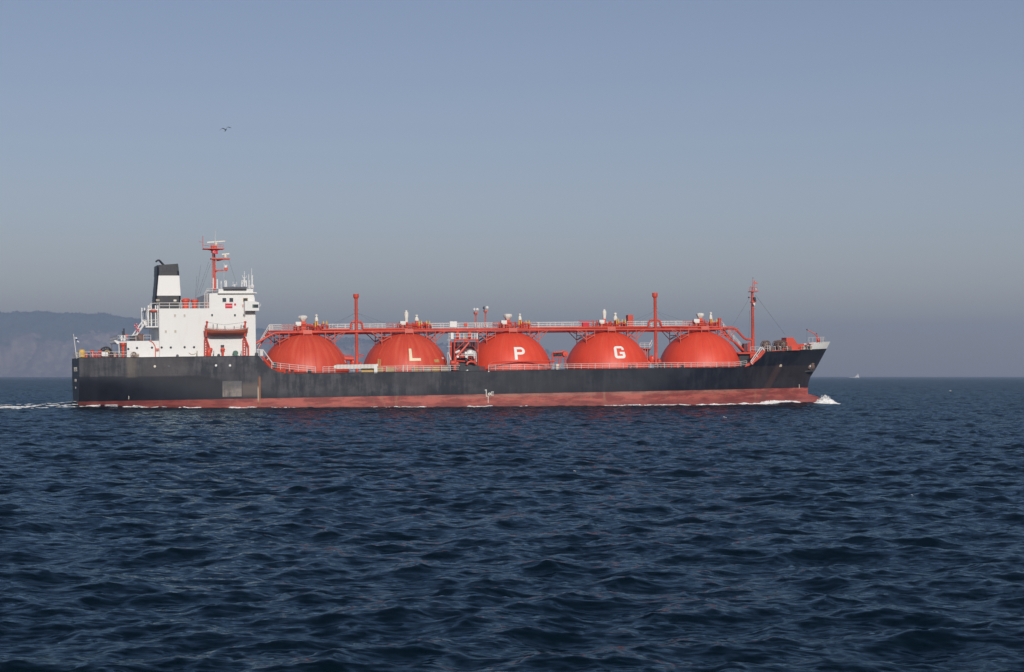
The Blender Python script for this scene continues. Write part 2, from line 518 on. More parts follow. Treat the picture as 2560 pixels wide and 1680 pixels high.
def build_headland():
    rng = np.random.default_rng(5)
    px = np.array([p[0] for p in ridge_px], float); py = np.array([p[1] for p in ridge_px], float)
    X = (px - 1280) / F_PX * HILL_D
    Hh = (HORIZON - py) / F_PX * HILL_D + CAM_H
    nx, ny = 460, 56
    xs = np.linspace(X[0], X[-1], nx)
    ridge = np.interp(xs, X, Hh)
    # smooth random fields from a few sines
    def fld(x, y, base, octs, seed):
        r = np.random.default_rng(seed); out = 0; amp = 1.0; f = 1.0 / base
        for _ in range(octs):
            for _k in range(4):
                a = r.uniform(0, 6.28); p = r.uniform(0, 6.28)
                out = out + amp * np.sin((x * math.cos(a) + y * math.sin(a)) * f * 6.28 + p) / 2
            amp *= 0.55; f *= 2.0
        return out
    v = []
    for j in range(ny):
        t = j / (ny - 1)
        yd = -520 + t * 900                     # metres before / behind the ridge line
        shore = 0.5 + 0.5 * fld(xs, 0 * xs, 900, 3, 3) * 0.35
        prof = np.where(t < 0.58, np.interp(t, [0, 0.03, 0.12, 0.24, 0.36, 0.48, 0.58], [0, 0.035, 0.30, 0.52, 0.66, 0.88, 1.0]), 1 - (t - 0.58) * 0.35)
        gul = fld(xs, yd * np.ones_like(xs), 260, 4, 9) * 0.085 * math.sin(math.pi * min(1, t / 0.58)) if t < 0.58 else 0
        h = ridge * np.clip(prof + gul, 0, 1.05) - (3.0 if j == 0 else 0)
        h = h + (fld(xs, yd * np.ones_like(xs), 45, 3, 21) * 2.2 if j > 2 else 0)
        wob = fld(xs, yd * np.ones_like(xs), 420, 3, 14) * 55 * (1 - t)
        for i in range(nx):
            v.append((xs[i], HILL_D + yd + wob[i], max(-3.0, h[i])))
    f = [(j * nx + i, j * nx + i + 1, (j + 1) * nx + i + 1, (j + 1) * nx + i) for j in range(ny - 1) for i in range(nx - 1)]
    mb = MB(); mb.add(v, f)
    m, nt, b = new_mat('headland_ground')
    geo = node(nt, 'ShaderNodeNewGeometry')
    pos = geo.outputs['Position']
    sep = node(nt, 'ShaderNodeSeparateXYZ'); nt.links.new(pos, sep.inputs[0])
    n1 = noise(nt, pos, 0.0062, 5, 0.6, (1, 0.6, 1.7))
    n2 = noise(nt, pos, 0.03, 4, 0.6, (1, 1, 0.35))
    n3 = noise(nt, pos, 0.05, 3, 0.6)
    rock = mixc(nt, sstep(nt, n2, 0.35, 0.7), (0.24, 0.185, 0.155), (0.46, 0.36, 0.28))
    wood = mixc(nt, sstep(nt, n3, 0.3, 0.7), (0.050, 0.075, 0.056), (0.115, 0.130, 0.090))
    hz = mathn(nt, 'DIVIDE', sep.outputs['Z'], 320.0)
    # bare rock low on the cliffs, scrub and wood above
    bare = mathn(nt, 'SUBTRACT', mathn(nt, 'ADD', n1, 0.34), mathn(nt, 'MULTIPLY', hz, 0.62))
    c = mixc(nt, sstep(nt, bare, 0.41, 0.55), wood, rock)
    nt.links.new(c, b.inputs['Base Color'])
    b.inputs['Roughness'].default_value = 0.95
    o = mb.build('headland', [m], smooth=True)
    tag(o, 'hazy wooded headland with pale cliffs behind the stern', 'headland', kind='structure')
    # woodland crowns along the ridge and on the upper slopes
    wm, nt, b = new_mat('far_wood')
    oi = node(nt, 'ShaderNodeNewGeometry')
    nz = noise(nt, oi.outputs['Position'], 0.04, 2)
    nt.links.new(mixc(nt, sstep(nt, nz, 0.35, 0.65), (0.042, 0.066, 0.048), (0.095, 0.115, 0.075)), b.inputs['Base Color'])
    b.inputs['Roughness'].default_value = 0.95
    tb = MB()
    rnd = random.Random(4)
    V = np.array(v).reshape(ny, nx, 3)
    for k in range(2600):
        i = rnd.randrange(70, nx - 1)
        j = rnd.choice([30, 31, 32, 33, 34]) if k % 2 else rnd.randrange(20, 33)
        p = V[j, i]
        if p[2] < 25:
            continue
        clump = math.sin(p[0] * 0.013) + math.sin(p[0] * 0.0371 + 2)
        r = rnd.uniform(2.2, 4.8) * (1.35 if clump > 0.6 else 0.7)
        if clump < -0.9 and k % 2:
            continue
        tb.blob((p[0] + rnd.uniform(-5, 5), p[1], p[2] + r * 0.55), r, r, r * rnd.uniform(0.8, 1.5), seed=k, n=6, jag=0.25)
    t = tb.build('woodland', [wm])
    tag(t, 'dark trees covering the top of the far headland', 'trees', kind='stuff')
build_headland()
# ------------------------------------------------------------------ the gas carrier
ship = empty('gas_carrier')
ship.matrix_world = SHIP
tag(ship, 'long black-hulled gas carrier with red domed tanks and white deckhouse aft', 'ship')

HB = 10.5
X_STERN = S(197.4, 894, -9.6)[0]
X_STEM_D = S(2066.4, 871.5, 0)[0]
stem_pts = sorted([(S(px, py, 0)[1], S(px, py, 0)[0]) for px, py in
                   [(2066.4, 871.5), (2040, 920), (2027, 939), (2021.5, 951), (2019, 969.6), (2019, 985), (2019, 1000)]])
X_BODY = 26.0

def stem_x(z):
    return float(np.interp(z, [p[0] for p in stem_pts], [p[1] for p in stem_pts]))

def half(x, z):
    """Half breadth of the hull at station x and height z."""
    k = min(1.0, max(0.0, (z + 1.0) / 11.0))
    if x > 20:
        x0 = 30 + 8 * k
        xs = stem_x(z)
        p = 1.75 + 0.8 * k
        t = min(1.0, max(0.0, (x - x0) / max(0.1, xs - x0)))
        return HB * (1 - t ** p)
    # stern: tucks in below, full breadth at the deck
    k2 = min(1.0, max(0.0, (z + 0.6) / 6.0))
    b0 = 4.2 + (9.7 - 4.2) * k2 ** 0.7
    x1 = -32 - 20 * k2
    t = min(1.0, max(0.0, (x1 - x) / (x1 - X_STERN)))
    return HB - (HB - b0) * t ** 2.2

def edge(px, py):
    y = -HB
    for _ in range(6):
        x, z = S(px, py, y)
        y = -max(0.3, half(x, z))
    return x, z

top_px = [(197.4, 894), (260, 893.6), (347, 893.6), (450, 892), (560, 890.6), (638.5, 889.8), (648, 890.6), (657, 901.6), (667, 913), (679.5, 921.8),
          (694.6, 928.7), (708.5, 932.6), (735, 934), (761, 933.6), (920, 931), (1180, 927.5), (1400, 924), (1600, 921), (1760, 919.4), (1845, 918.6),
          (1873, 914.7), (1889.6, 904.7), (1903, 893), (1914.6, 879.7), (1960, 876), (2010, 874), (2050, 872.3)]
TOP = [edge(*p) for p in top_px]
TOP[0] = (X_STERN, TOP[0][1])
TOP.append((X_STEM_D + 0.05, S(2066.4, 871.5, 0)[1]))
TX = [p[0] for p in TOP]; TZ = [p[1] for p in TOP]

def ztop(x):
    return float(np.interp(x, TX, TZ))

Z_BOOT = float(np.mean([edge(*p)[1] for p in [(740, 995), (1160, 986.4), (1500, 980.7), (1700, 976)]]))
Z_MAIN = ztop(0.0)
Z_POOP = ztop(-40.0)
Z_FCLE = ztop(62.0)

def build_hull():
    xs = sorted(set(list(np.linspace(X_STERN, X_STEM_D, 100)) + TX))
    lv = [0, .08, .15, .22, .28, .34, .4, .48, .56, .64, .72, .8, .88, .94, 1.0]
    zb = -3.0
    v, f = [], []
    n, m_ = len(xs), len(lv)
    for side in (-1, 1):
        for x in xs:
            zt = ztop(x)
            for w in lv:
                z = zb + w * (zt - zb)
                xx = x
                if x > X_BODY:
                    u = (x - X_BODY) / (X_STEM_D - X_BODY)
                    xx = X_BODY + u * (stem_x(z) - X_BODY)
                    zt2 = ztop(x)
                    z = zb + w * (zt2 - zb)
                rake = 0.0
                if x == xs[0]:
                    rake = 0.0
                v.append((xx + rake, side * max(0.02, half(xx, z)), z))
    def q(s, i, j):
        return s * n * m_ + i * m_ + j
    for i in range(n - 1):
        for j in range(m_ - 1):
            f.append((q(0, i, j), q(0, i + 1, j), q(0, i + 1, j + 1), q(0, i, j + 1)))
            f.append((q(1, i, j), q(1, i, j + 1), q(1, i + 1, j + 1), q(1, i + 1, j)))
        f.append((q(0, i, m_ - 1), q(0, i + 1, m_ - 1), q(1, i + 1, m_ - 1), q(1, i, m_ - 1)))
    for j in range(m_ - 1):
        f.append((q(0, 0, j), q(0, 0, j + 1), q(1, 0, j + 1), q(1, 0, j)))
        f.append((q(0, n - 1, j), q(1, n - 1, j), q(1, n - 1, j + 1), q(0, n - 1, j + 1)))
    mb = MB(); mb.add(v, f)
    # bulbous forefoot just breaking the surface
    bx, bz = S(2030, 982, 0)
    tipx = S(2056, 984, 0)[0]
    prof = []
    for i in range(15):
        t = i / 14
        prof.append((max(0.02, 1.75 * math.sqrt(max(0, 1 - max(0, (t - 0.35) / 0.65) ** 2.3))), (bx - 6) + t * (tipx - bx + 6)))
    mb.lathe(prof, (0, 0, bz - 1.85), 20, 0, 'x', 1.0, 1.0)
    return mb

def hull_material():
    m, nt, b = new_mat('hull_paint')
    tc = node(nt, 'ShaderNodeTexCoord')
    o = tc.outputs['Object']
    sep = node(nt, 'ShaderNodeSeparateXYZ'); nt.links.new(o, sep.inputs[0])
    X, Z = sep.outputs['X'], sep.outputs['Z']
    big = noise(nt, o, 0.09, 4, 0.6, (1, 1, 1.6))
    streak0 = noise(nt, o, 1.0, 6, 0.7, (0.75, 0.2, 0.11))
    blot = noise(nt, o, 0.33, 5, 0.65, (1, 1, 1.3))
    streak = mathn(nt, 'ADD', mathn(nt, 'MULTIPLY', streak0, 0.55), mathn(nt, 'MULTIPLY', blot, 0.45))
    fine = noise(nt, o, 1.6, 4, 0.6, (0.6, 0.6, 1.2))
    scuff = noise(nt, o, 0.6, 6, 0.7, (0.35, 0.3, 1.8))
    navy = mixc(nt, sstep(nt, streak, 0.44, 0.62), (0.0032, 0.0048, 0.0115), (0.0125, 0.0155, 0.0255))
    navy = mixc(nt, mathn(nt, 'MULTIPLY', sstep(nt, big, 0.42, 0.66), 0.55), navy, (0.024, 0.026, 0.033))
    # chalky weathered strake: upper aft shell, reaching lower amidships
    zz = edge(330, 940.5)[1]
    xa, xb = edge(470, 930)[0], edge(760, 960)[0]
    aft_low = mathn(nt, 'SUBTRACT', Z, mathn(nt, 'MULTIPLY', sstep(nt, X, xa, xb), 4.6))
    lim = mathn(nt, 'ADD', mathn(nt, 'MULTIPLY', sstep(nt, X, xa, xb), -4.0), zz)
    wob = mathn(nt, 'MULTIPLY', mathn(nt, 'SUBTRACT', fine, 0.5), 0.35)
    soft = mathn(nt, 'MULTIPLY', sstep(nt, X, xa - 4, xb), 1.6)
    above = mathn(nt, 'DIVIDE', mathn(nt, 'SUBTRACT', mathn(nt, 'ADD', Z, wob), lim), mathn(nt, 'ADD', soft, 0.10))
    above = mathn(nt, 'ADD', above, 0.5, True)
    fwd = mathn(nt, 'SUBTRACT', 1.0, sstep(nt, X, edge(900, 960)[0], edge(1700, 960)[0]))
    chalk = mixc(nt, sstep(nt, streak, 0.43, 0.60), (0.0120, 0.0148, 0.0245), (0.076, 0.076, 0.083))
    chalk = mixc(nt, mathn(nt, 'MULTIPLY', sstep(nt, big, 0.40, 0.62), 0.7), chalk, (0.038, 0.038, 0.044))
    amt = mathn(nt, 'MULTIPLY', above, mathn(nt, 'ADD', mathn(nt, 'MULTIPLY', fwd, 0.82), 0.14))
    c = mixc(nt, amt, navy, chalk)
    # tan wash running from the scuppers below the aft winch
    def band(v, a, b_, s):
        return mathn(nt, 'MULTIPLY', sstep(nt, v, a - s, a + s), mathn(nt, 'SUBTRACT', 1.0, sstep(nt, v, b_ - s, b_ + s)))
    w1 = mathn(nt, 'MULTIPLY', band(X, edge(316, 910)[0], edge(343, 910)[0], 0.35), band(Z, zz - 0.2, 20, 0.15))
    c = mixc(nt, mathn(nt, 'MULTIPLY', w1, mathn(nt, 'MULTIPLY', sstep(nt, streak, 0.25, 0.6), 0.75)), c, (0.125, 0.104, 0.085))
    w1b = mathn(nt, 'MULTIPLY', band(X, edge(352, 910)[0], edge(470, 910)[0], 1.6), band(Z, zz - 0.1, 20, 0.2))
    c = mixc(nt, mathn(nt, 'MULTIPLY', w1b, 0.45), c, (0.085, 0.074, 0.070))
    # primed repair patch
    p0, p1 = edge(556, 953), edge(604.5, 991)
    w2 = mathn(nt, 'MULTIPLY', band(X, p0[0], p1[0], 0.06), band(Z, p1[1], p0[1], 0.12))
    gz = sstep(nt, Z, p1[1], p0[1])
    pat = mixc(nt, gz, (0.34, 0.29, 0.25), (0.14, 0.14, 0.145))
    pat = mixc(nt, sstep(nt, streak, 0.46, 0.58), pat, (0.12, 0.108, 0.10))
    pat = mixc(nt, mathn(nt, 'MULTIPLY', sstep(nt, scuff, 0.5, 0.62), 0.5), pat, (0.40, 0.34, 0.29))
    c = mixc(nt, mathn(nt, 'MULTIPLY', w2, 0.72), c, pat)
    q0, q1 = edge(605, 950), edge(645, 990)
    w3 = mathn(nt, 'MULTIPLY', band(X, q0[0], q1[0], 0.25), band(Z, q1[1], q0[1] - 0.6, 0.6))
    c = mixc(nt, mathn(nt, 'MULTIPLY', w3, 0.78), c, (0.135, 0.108, 0.095))
    # antifouling
    red = mixc(nt, sstep(nt, scuff, 0.43, 0.58), (0.24, 0.052, 0.045), (0.44, 0.115, 0.088))
    red = mixc(nt, mathn(nt, 'MULTIPLY', sstep(nt, fine, 0.54, 0.68), 0.6), red, (0.20, 0.085, 0.055))
    red = mixc(nt, mathn(nt, 'MULTIPLY', sstep(nt, streak0, 0.55, 0.66), 0.55), red, (0.33, 0.17, 0.10))
    red = mixc(nt, mathn(nt, 'MULTIPLY', mathn(nt, 'SUBTRACT', 1.0, sstep(nt, mathn(nt, 'ADD', Z, mathn(nt, 'MULTIPLY', blot, 0.8)), 0.55, 1.25)), 0.55), red, (0.17, 0.045, 0.045))
    dim = mathn(nt, 'SUBTRACT', 1.0, sstep(nt, X, -62, -20))
    red = mixc(nt, mathn(nt, 'MULTIPLY', dim, 0.55), red, (0.15, 0.032, 0.034))
    bt = mathn(nt, 'ADD', Z, mathn(nt, 'MULTIPLY', mathn(nt, 'SUBTRACT', fine, 0.5), 0.10))
    isred = mathn(nt, 'SUBTRACT', 1.0, sstep(nt, bt, Z_BOOT - 0.035, Z_BOOT + 0.035))
    c = mixc(nt, isred, c, red)
    # faded upper edge of the boot-topping amidships
    w4 = mathn(nt, 'MULTIPLY', band(Z, Z_BOOT - 0.55, Z_BOOT - 0.03, 0.12), band(X, -5, 56, 8))
    c = mixc(nt, mathn(nt, 'MULTIPLY', w4, mathn(nt, 'MULTIPLY', sstep(nt, scuff, 0.3, 0.6), 0.5)), c, (0.30, 0.20, 0.15))
    # rust run below the overboard discharge
    xr = edge(649, 950)[0]
    zt, zl = edge(649, 942)[1], edge(649, 1012)[1]
    w5 = mathn(nt, 'MULTIPLY', band(X, xr - 0.16, xr + 0.16, 0.07), band(Z, zl, zt, 0.3))
    c = mixc(nt, mathn(nt, 'MULTIPLY', w5, 0.85), c, (0.30, 0.11, 0.045))
    xw = edge(645.5, 980)[0]
    w6 = mathn(nt, 'MULTIPLY', band(X, xw - 0.10, xw + 0.10, 0.06), band(Z, edge(645, 1002)[1], edge(645, 968)[1], 0.4))
    c = mixc(nt, mathn(nt, 'MULTIPLY', w6, 0.8), c, (0.50, 0.44, 0.36))
    # anchor-chain rust running aft and down from the bow
    a0, a1 = edge(1950, 912), edge(1906, 1000)
    sl = (a0[0] - a1[0]) / (a0[1] - a1[1])
    line = mathn(nt, 'SUBTRACT', mathn(nt, 'SUBTRACT', X, a0[0]), mathn(nt, 'MULTIPLY', mathn(nt, 'SUBTRACT', Z, a0[1]), sl))
    wide = mathn(nt, 'MULTIPLY', band(line, -0.9, 0.7, 0.45), sstep(nt, mathn(nt, 'SUBTRACT', a0[1] + 0.3, Z), 0.0, 0.5))
    c = mixc(nt, mathn(nt, 'MULTIPLY', wide, 0.42), c, (0.115, 0.062, 0.048))
    w7 = mathn(nt, 'MULTIPLY', band(X, 56, 74, 5), band(Z, Z_BOOT + 0.1, a0[1] - 0.2, 0.1))
    c = mixc(nt, mathn(nt, 'MULTIPLY', w7, 0.30), c, (0.075, 0.055, 0.055))
    br = node(nt, 'ShaderNodeTexBrick')
    cmb = node(nt, 'ShaderNodeCombineXYZ'); nt.links.new(X, cmb.inputs[0]); nt.links.new(Z, cmb.inputs[1])
    nt.links.new(cmb.outputs[0], br.inputs['Vector'])
    br.inputs['Scale'].default_value = 1.0
    br.inputs['Brick Width'].default_value = 9.0; br.inputs['Row Height'].default_value = 2.2
    br.inputs['Mortar Size'].default_value = 0.03; br.inputs['Mortar Smooth'].default_value = 1.0
    c = mixc(nt, mathn(nt, 'MULTIPLY', br.outputs['Fac'], 0.38), c, (0.006, 0.007, 0.012))
    nt.links.new(c, b.inputs['Base Color'])
    b.inputs['Roughness'].default_value = 0.5
    b.inputs['Specular IOR Level'].default_value = 0.3
    # plate seams: faint relief
    hgt = mathn(nt, 'ADD', mathn(nt, 'MULTIPLY', br.outputs['Fac'], -0.5), mathn(nt, 'MULTIPLY', big, 2.0))
    bp = node(nt, 'ShaderNodeBump'); bp.inputs['Strength'].default_value = 0.35; bp.inputs['Distance'].default_value = 0.03
    nt.links.new(hgt, bp.inputs['Height']); nt.links.new(bp.outputs[0], b.inputs['Normal'])
    MATS['hull_paint'] = m
hull_material()
hull = build_hull().build('hull', 'hull_paint', ship, smooth=True)

CLUSTERS = {'gore_seams', 'draught_marks', 'load_line', 'stern_lettering', 'manifold', 'pump_motor', 'stay', 'aerial', 'tent_hoops', 'valve_bank', 'standpipes',
            'catwalk_stays', 'locker', 'ladder', 'mast_ladder', 'bridge_ladder', 'rung', 'day_shape', 'manifold_pipework', 'floodlight_wires', 'screen_post', 'gangway_post'}

def sub(name, mb, mats, parent, smooth=False):
    o = mb.build(name, mats, parent, smooth)
    if name in CLUSTERS:
        o['kind'] = 'stuff'          # bits of a pixel or two, too small to pick apart
    return o

# pale round shell openings
for (px, py, mt) in [(387, 916, 'cream'), (422, 916, 'grey'), (540, 913.6, 'white'), (575, 913.6, 'white')]:
    x, z = edge(px, py)
    mb = MB(); y = -half(x, z)
    mb.lathe([(0.20, 0.0), (0.20, -0.05), (0.15, -0.07)], (x, y + 0.02, z), 12, 0, 'y')
    sub('shell_opening', mb, mt, hull)
# draught figures and load line amidships, on the bow and quarter
mb = MB()
for i in range(5):
    x, z = edge(1215.5, 976 + i * 2.9); mb.box(x - 0.07, x + 0.10, -HB - 0.012, -HB + 0.05, z - 0.07, z + 0.06)
for i in range(6):
    x, z = edge(1220.5, 990.5 + i * 3.0); mb.box(x - 0.08, x + 0.10, -HB - 0.012, -HB + 0.05, z - 0.06, z + 0.05)
x, z = edge(1215, 975); mb.box(x - 0.22, x + 0.16, -HB - 0.012, -HB + 0.05, z - 0.06, z + 0.06)
x, z = edge(1218.5, 990.4); mb.box(x - 0.25, x + 0.2, -HB - 0.012, -HB + 0.05, z - 0.05, z + 0.05)
sub('draught_marks', mb, 'letter_white', hull)
mb = MB()
x, z = edge(1223.5, 985)
n = 16
for k in range(n):
    a0, a1 = 2 * math.pi * k / n, 2 * math.pi * (k + 1) / n
    mb.add([(x + .24 * math.cos(a), -HB - 0.012, z + .24 * math.sin(a)) for a in (a0, a1)] + [(x + .15 * math.cos(a), -HB - 0.012, z + .15 * math.sin(a)) for a in (a1, a0)], [(0, 1, 2, 3)])
mb.box(x - .34, x + .34, -HB - 0.02, -HB - 0.005, z - .035, z + .035)
x2, z2 = edge(1231.5, 984)
mb.box(x2 - .30, x2 - .24, -HB - 0.015, -HB + .03, z2 - .35, z2 + .35)
for d in (-.30, -.08, .14, .34):
    mb.box(x2 - .24, x2 + .24, -HB - 0.015, -HB + .03, z2 + d - .03, z2 + d + .03)
sub('load_line', mb, 'letter_white', hull)
mb = MB()
for i in range(4):
    x, z = edge(1997.8, 962 + i * 2.6); y = -half(x, z) - 0.02; mb.box(x - 0.08, x + 0.10, y, y + 0.1, z - 0.06, z + 0.06)
for i in range(3):
    x, z = edge(322, 991 + i * 3.0); y = -half(x, z) - 0.02; mb.box(x - 0.06, x + 0.06, y, y + 0.1, z - 0.06, z + 0.06)
sub('draught_marks', mb, 'cream', hull)
# worn lettering across the transom
mb = MB()
rnd = random.Random(3)
def trans_row(yc, hw, z, h, k):
    for i in range(k):
        y = yc - hw + 2 * hw * (i + .5) / k
        w = hw / k * 0.62
        mb.box(X_STERN - 0.03, X_STERN + 0.05, y - w, y - w * .5, z, z + h)
        mb.box(X_STERN - 0.03, X_STERN + 0.05, y - w * .5, y + w, z + rnd.choice([0, h * .45]), z + h * rnd.choice([.2, .62, 1.0]))
trans_row(0, 4.2, Z_POOP - 2.2, 0.7, 9)
trans_row(0, 2.4, Z_POOP - 4.0, 0.45, 6)
trans_row(0, 1.1, Z_POOP - 5.2, 0.3, 3)
sub('stern_lettering', mb, 'cream', hull)
# hawse bolster and anchor on the starboard bow
x, z = edge(2026, 917)
y = -half(x, z)
mb = MB()
mb.blob((x, y + 0.05, z), 0.95, 0.55, 0.62, 3, 12, 0.10)
mb.blob((x + 0.35, y + 0.2, z + 0.55), 0.7, 0.35, 0.25, 5, 10, 0.10)
sub('hawse_bolster', mb, 'brown', hull, True)
mb = MB()
mb.tube([(x + .1, y - .35, z + .5), (x - .1, y - .45, z - .75)], 0.13, 7)
mb.tube([(x - 1.35, y - .15, z - .95), (x - .5, y - .45, z - .85), (x + .5, y - .15, z - .85), (x + 1.0, y + .1, z - .45)], 0.17, 7)
mb.tube([(x - 1.35, y - .15, z - .95), (x - 1.0, y - .3, z - .5)], 0.14, 6, r2=0.04)
mb.tube([(x + 1.0, y + .1, z - .45), (x + .7, y - .1, z - .1)], 0.14, 6, r2=0.04)
sub('anchor', mb, 'dark_grey', hull, True)
mb = MB(); mb.lathe([(0.07, 0), (0.14, -.04), (0.02, -.1)], (x - .25, y - .45, z + .12), 8, 0, 'y'); sub('hawse_lamp', mb, 'white', hull)
x, z = edge(1951, 914); mb = MB(); mb.blob((x, -half(x, z), z), .34, .15, .3, 8, 9, .1); sub('shell_fitting', mb, 'tan', hull, True)
# rubbing strake along the poop and sheer edge
mb = MB()
pp = [(x, -half(x, ztop(x)) - 0.01, ztop(x)) for x in np.linspace(X_STERN, TX[6], 24)]
mb.tube(pp, 0.055, 5)
pp = [(x, -half(x, ztop(x)) - 0.01, ztop(x)) for x in np.linspace(TX[12], TX[19], 40)]
mb.tube(pp, 0.055, 5)
sub('sheer_strake', mb, 'dark_grey', hull)

# deck plating, a sheet laid just above the hull's top
def deck_sheet(name, x0, x1, mat_, inset=0.3):
    mb = MB()
    xs = list(np.linspace(x0, x1, 24))
    v = []
    for x in xs:
        z = ztop(x); y = max(.05, half(min(x, X_STEM_D - .4), z) - inset)
        v += [(x, -y, z + .012), (x, y, z + .012), (x, y, z + .006), (x, -y, z + .006)]
    f = []
    for i in range(len(xs) - 1):
        a, b_ = 4 * i, 4 * i + 4
        f += [(a, b_, b_ + 1, a + 1), (a + 3, a + 2, b_ + 2, b_ + 3), (a, a + 3, b_ + 3, b_), (a + 1, b_ + 1, b_ + 2, a + 2)]
    f += [(0, 1, 2, 3), (len(v) - 1, len(v) - 2, len(v) - 3, len(v) - 4)]
    mb.add(v, f)
    return sub(name, mb, mat_, ship)
deck_sheet('poop_deck', TX[0] + .1, TX[5] - .1, 'deck_grey')
deck_sheet('main_deck', TX[14], TX[18], 'deck_red')
deck_sheet('forecastle_deck', TX[23] + .3, TX[26], 'deck_red')

# white bow bulwark, flared over the stem
def build_bulwark():
    mb = MB()
    x0 = edge(2020, 875.5)[0]
    rows = []
    n = 26
    topx, topz = S(2075.6, 854, 0)
    prof = [(2019.8, 875.6), (2024, 872), (2030, 866), (2036, 859.6), (2041, 857), (2055, 855.6), (2075.6, 854)]
    pq = []
    for p in prof:
        y = -3.0
        for _ in range(6):
            x, z = S(p[0], p[1], y)
            y = -(half(min(x, X_STEM_D - .05), ztop(min(x, X_STEM_D))) + .3) if p[0] < 2072 else 0.0
        pq.append((x, z))
    px_x = [q[0] for q in pq]; px_z = [q[1] for q in pq]
    px_x[0] = x0
    for side in (-1, 1):
        outer, inner = [], []
        for i in range(n):
            t = i / (n - 1)
            x = x0 + (X_STEM_D - x0) * t
            zb = ztop(x) + 0.01
            yb = half(min(x, X_STEM_D - 0.02), zb)
            flare = 1.0 + (topx - X_STEM_D) / (X_STEM_D - x0) * t
            xt = x0 + (topx - x0) * t
            zt = float(np.interp(xt, px_x, px_z))
            k = min(1.0, max(0.0, (zt - zb) / 1.5))
            yt = yb + 0.12 * k * (1 - t ** 6)
            outer.append(((x, side * (yb + 0.0), zb), (xt, side * yt, max(zb + 0.02, zt))))
        base = len(mb.v)
        v, f = [], []
        for (bq, tq) in outer:
            v += [bq, tq, (tq[0] - 0.06, tq[1] - side * min(0.06, abs(tq[1])), tq[2]), (bq[0] - 0.06, bq[1] - side * min(0.06, abs(bq[1])), bq[2])]
        for i in range(n - 1):
            a, b_ = i * 4, (i + 1) * 4
            f += [(a, b_, b_ + 1, a + 1), (a + 1, b_ + 1, b_ + 2, a + 2), (a + 2, b_ + 2, b_ + 3, a + 3)]
        mb.add(v, f)
    return mb
sub('bow_bulwark', build_bulwark(), 'white', hull, False)

# ------------------------------------------------------------------ railings
def rail(mb, pts, h=1.05, step=1.5, bars=3, rp=0.042, rb=0.038, mi=0):
    pts = [Vector(p) for p in pts]
    for a, b_ in zip(pts[:-1], pts[1:]):
        L = (b_ - a).length
        for k in range(bars):
            dz = h * (k + 1) / bars if bars > 1 else h
            mb.tube([a + Vector((0, 0, dz)), b_ + Vector((0, 0, dz))], rb, 5, mi)
        n = max(1, round(L / step))
        for i in range(n + 1):
            p = a.lerp(b_, i / n)
            mb.tube([p, p + Vector((0, 0, h))], rp, 5, mi)

def side_line(px0, px1, py=925, inset=0.25, n=40, side=-1):
    x0, x1 = edge(px0, py)[0], edge(px1, py)[0]
    return [(x, side * (half(x, ztop(x)) - inset), ztop(x)) for x in np.linspace(x0, x1, n)]

def railing(name, parent, pts, **kw):
    mat_ = kw.pop('mat', 'rail_white')
    mb = MB(); rail(mb, pts, **kw)
    return sub(name, mb, mat_, parent)

railing('main_deck_railing', ship, [side_line(680, 790, 932, n=2)[0], side_line(680, 790, 932, n=2)[1]], h=1.1, step=1.65)
railing('main_deck_railing', ship, side_line(808, 838, 932, n=2), h=1.1, step=1.2)
railing('main_deck_railing', ship, side_line(944, 1150, 929, n=4), h=1.05, step=1.6)
railing('main_deck_railing', ship, side_line(1222, 1868, 921, n=20), h=1.0, step=1.55)
railing('main_deck_railing', ship, side_line(700, 1868, 925, n=24, side=1), h=1.0, step=1.55)
railing('poop_railing', ship, side_line(199, 330, 893, n=3), h=0.95, step=1.9, bars=2)
mb = MB()
rail(mb, [(X_STERN + 0.2, -9.3, ztop(X_STERN)), (X_STERN + 0.2, 9.3, ztop(X_STERN))], h=1.0, step=1.8, bars=3)
sub('stern_railing', mb, 'rail_white', ship)
bwx = [S(px, 855, -2.2)[0] for px in (2050, 2070)]
mb = MB()
zt = S(2055, 855, -2.2)[1]
rail(mb, [(bwx[0], -2.6, zt), (bwx[1], -0.9, zt)], h=0.95, step=0.9, bars=1)
rail(mb, [(bwx[1], -0.9, zt), (bwx[1] + .3, 0.9, zt)], h=0.95, step=0.8, bars=2)
rail(mb, [(bwx[0], 2.6, zt), (bwx[1], 0.9, zt)], h=0.95, step=0.9, bars=1)
sub('bow_railing', mb, 'rail_white', ship)

# ------------------------------------------------------------------ tank domes
R_DOME = 8.0
DOMES = []
for i, (cx, basey) in enumerate([(762, 910.5), (1014, 908.5), (1272, 905), (1517, 905.5), (1749, 901.5)]):
    x = S(cx, basey, 0)[0]
    zt = S(cx, [831.5, 829.5, 827.0, 826.0, 825.5][i], -1.5)[1] - 0.05
    DOMES.append((x, zt))

def dome_point(k, az, el, off=0.0):
    """Point on dome k: az measured from the starboard beam towards the bow, el above the sphere's equator."""
    x, zt = DOMES[k]
    r = R_DOME + off
    return (x + r * math.cos(el) * math.sin(az), -r * math.cos(el) * math.cos(az), zt - R_DOME + r * math.sin(el))

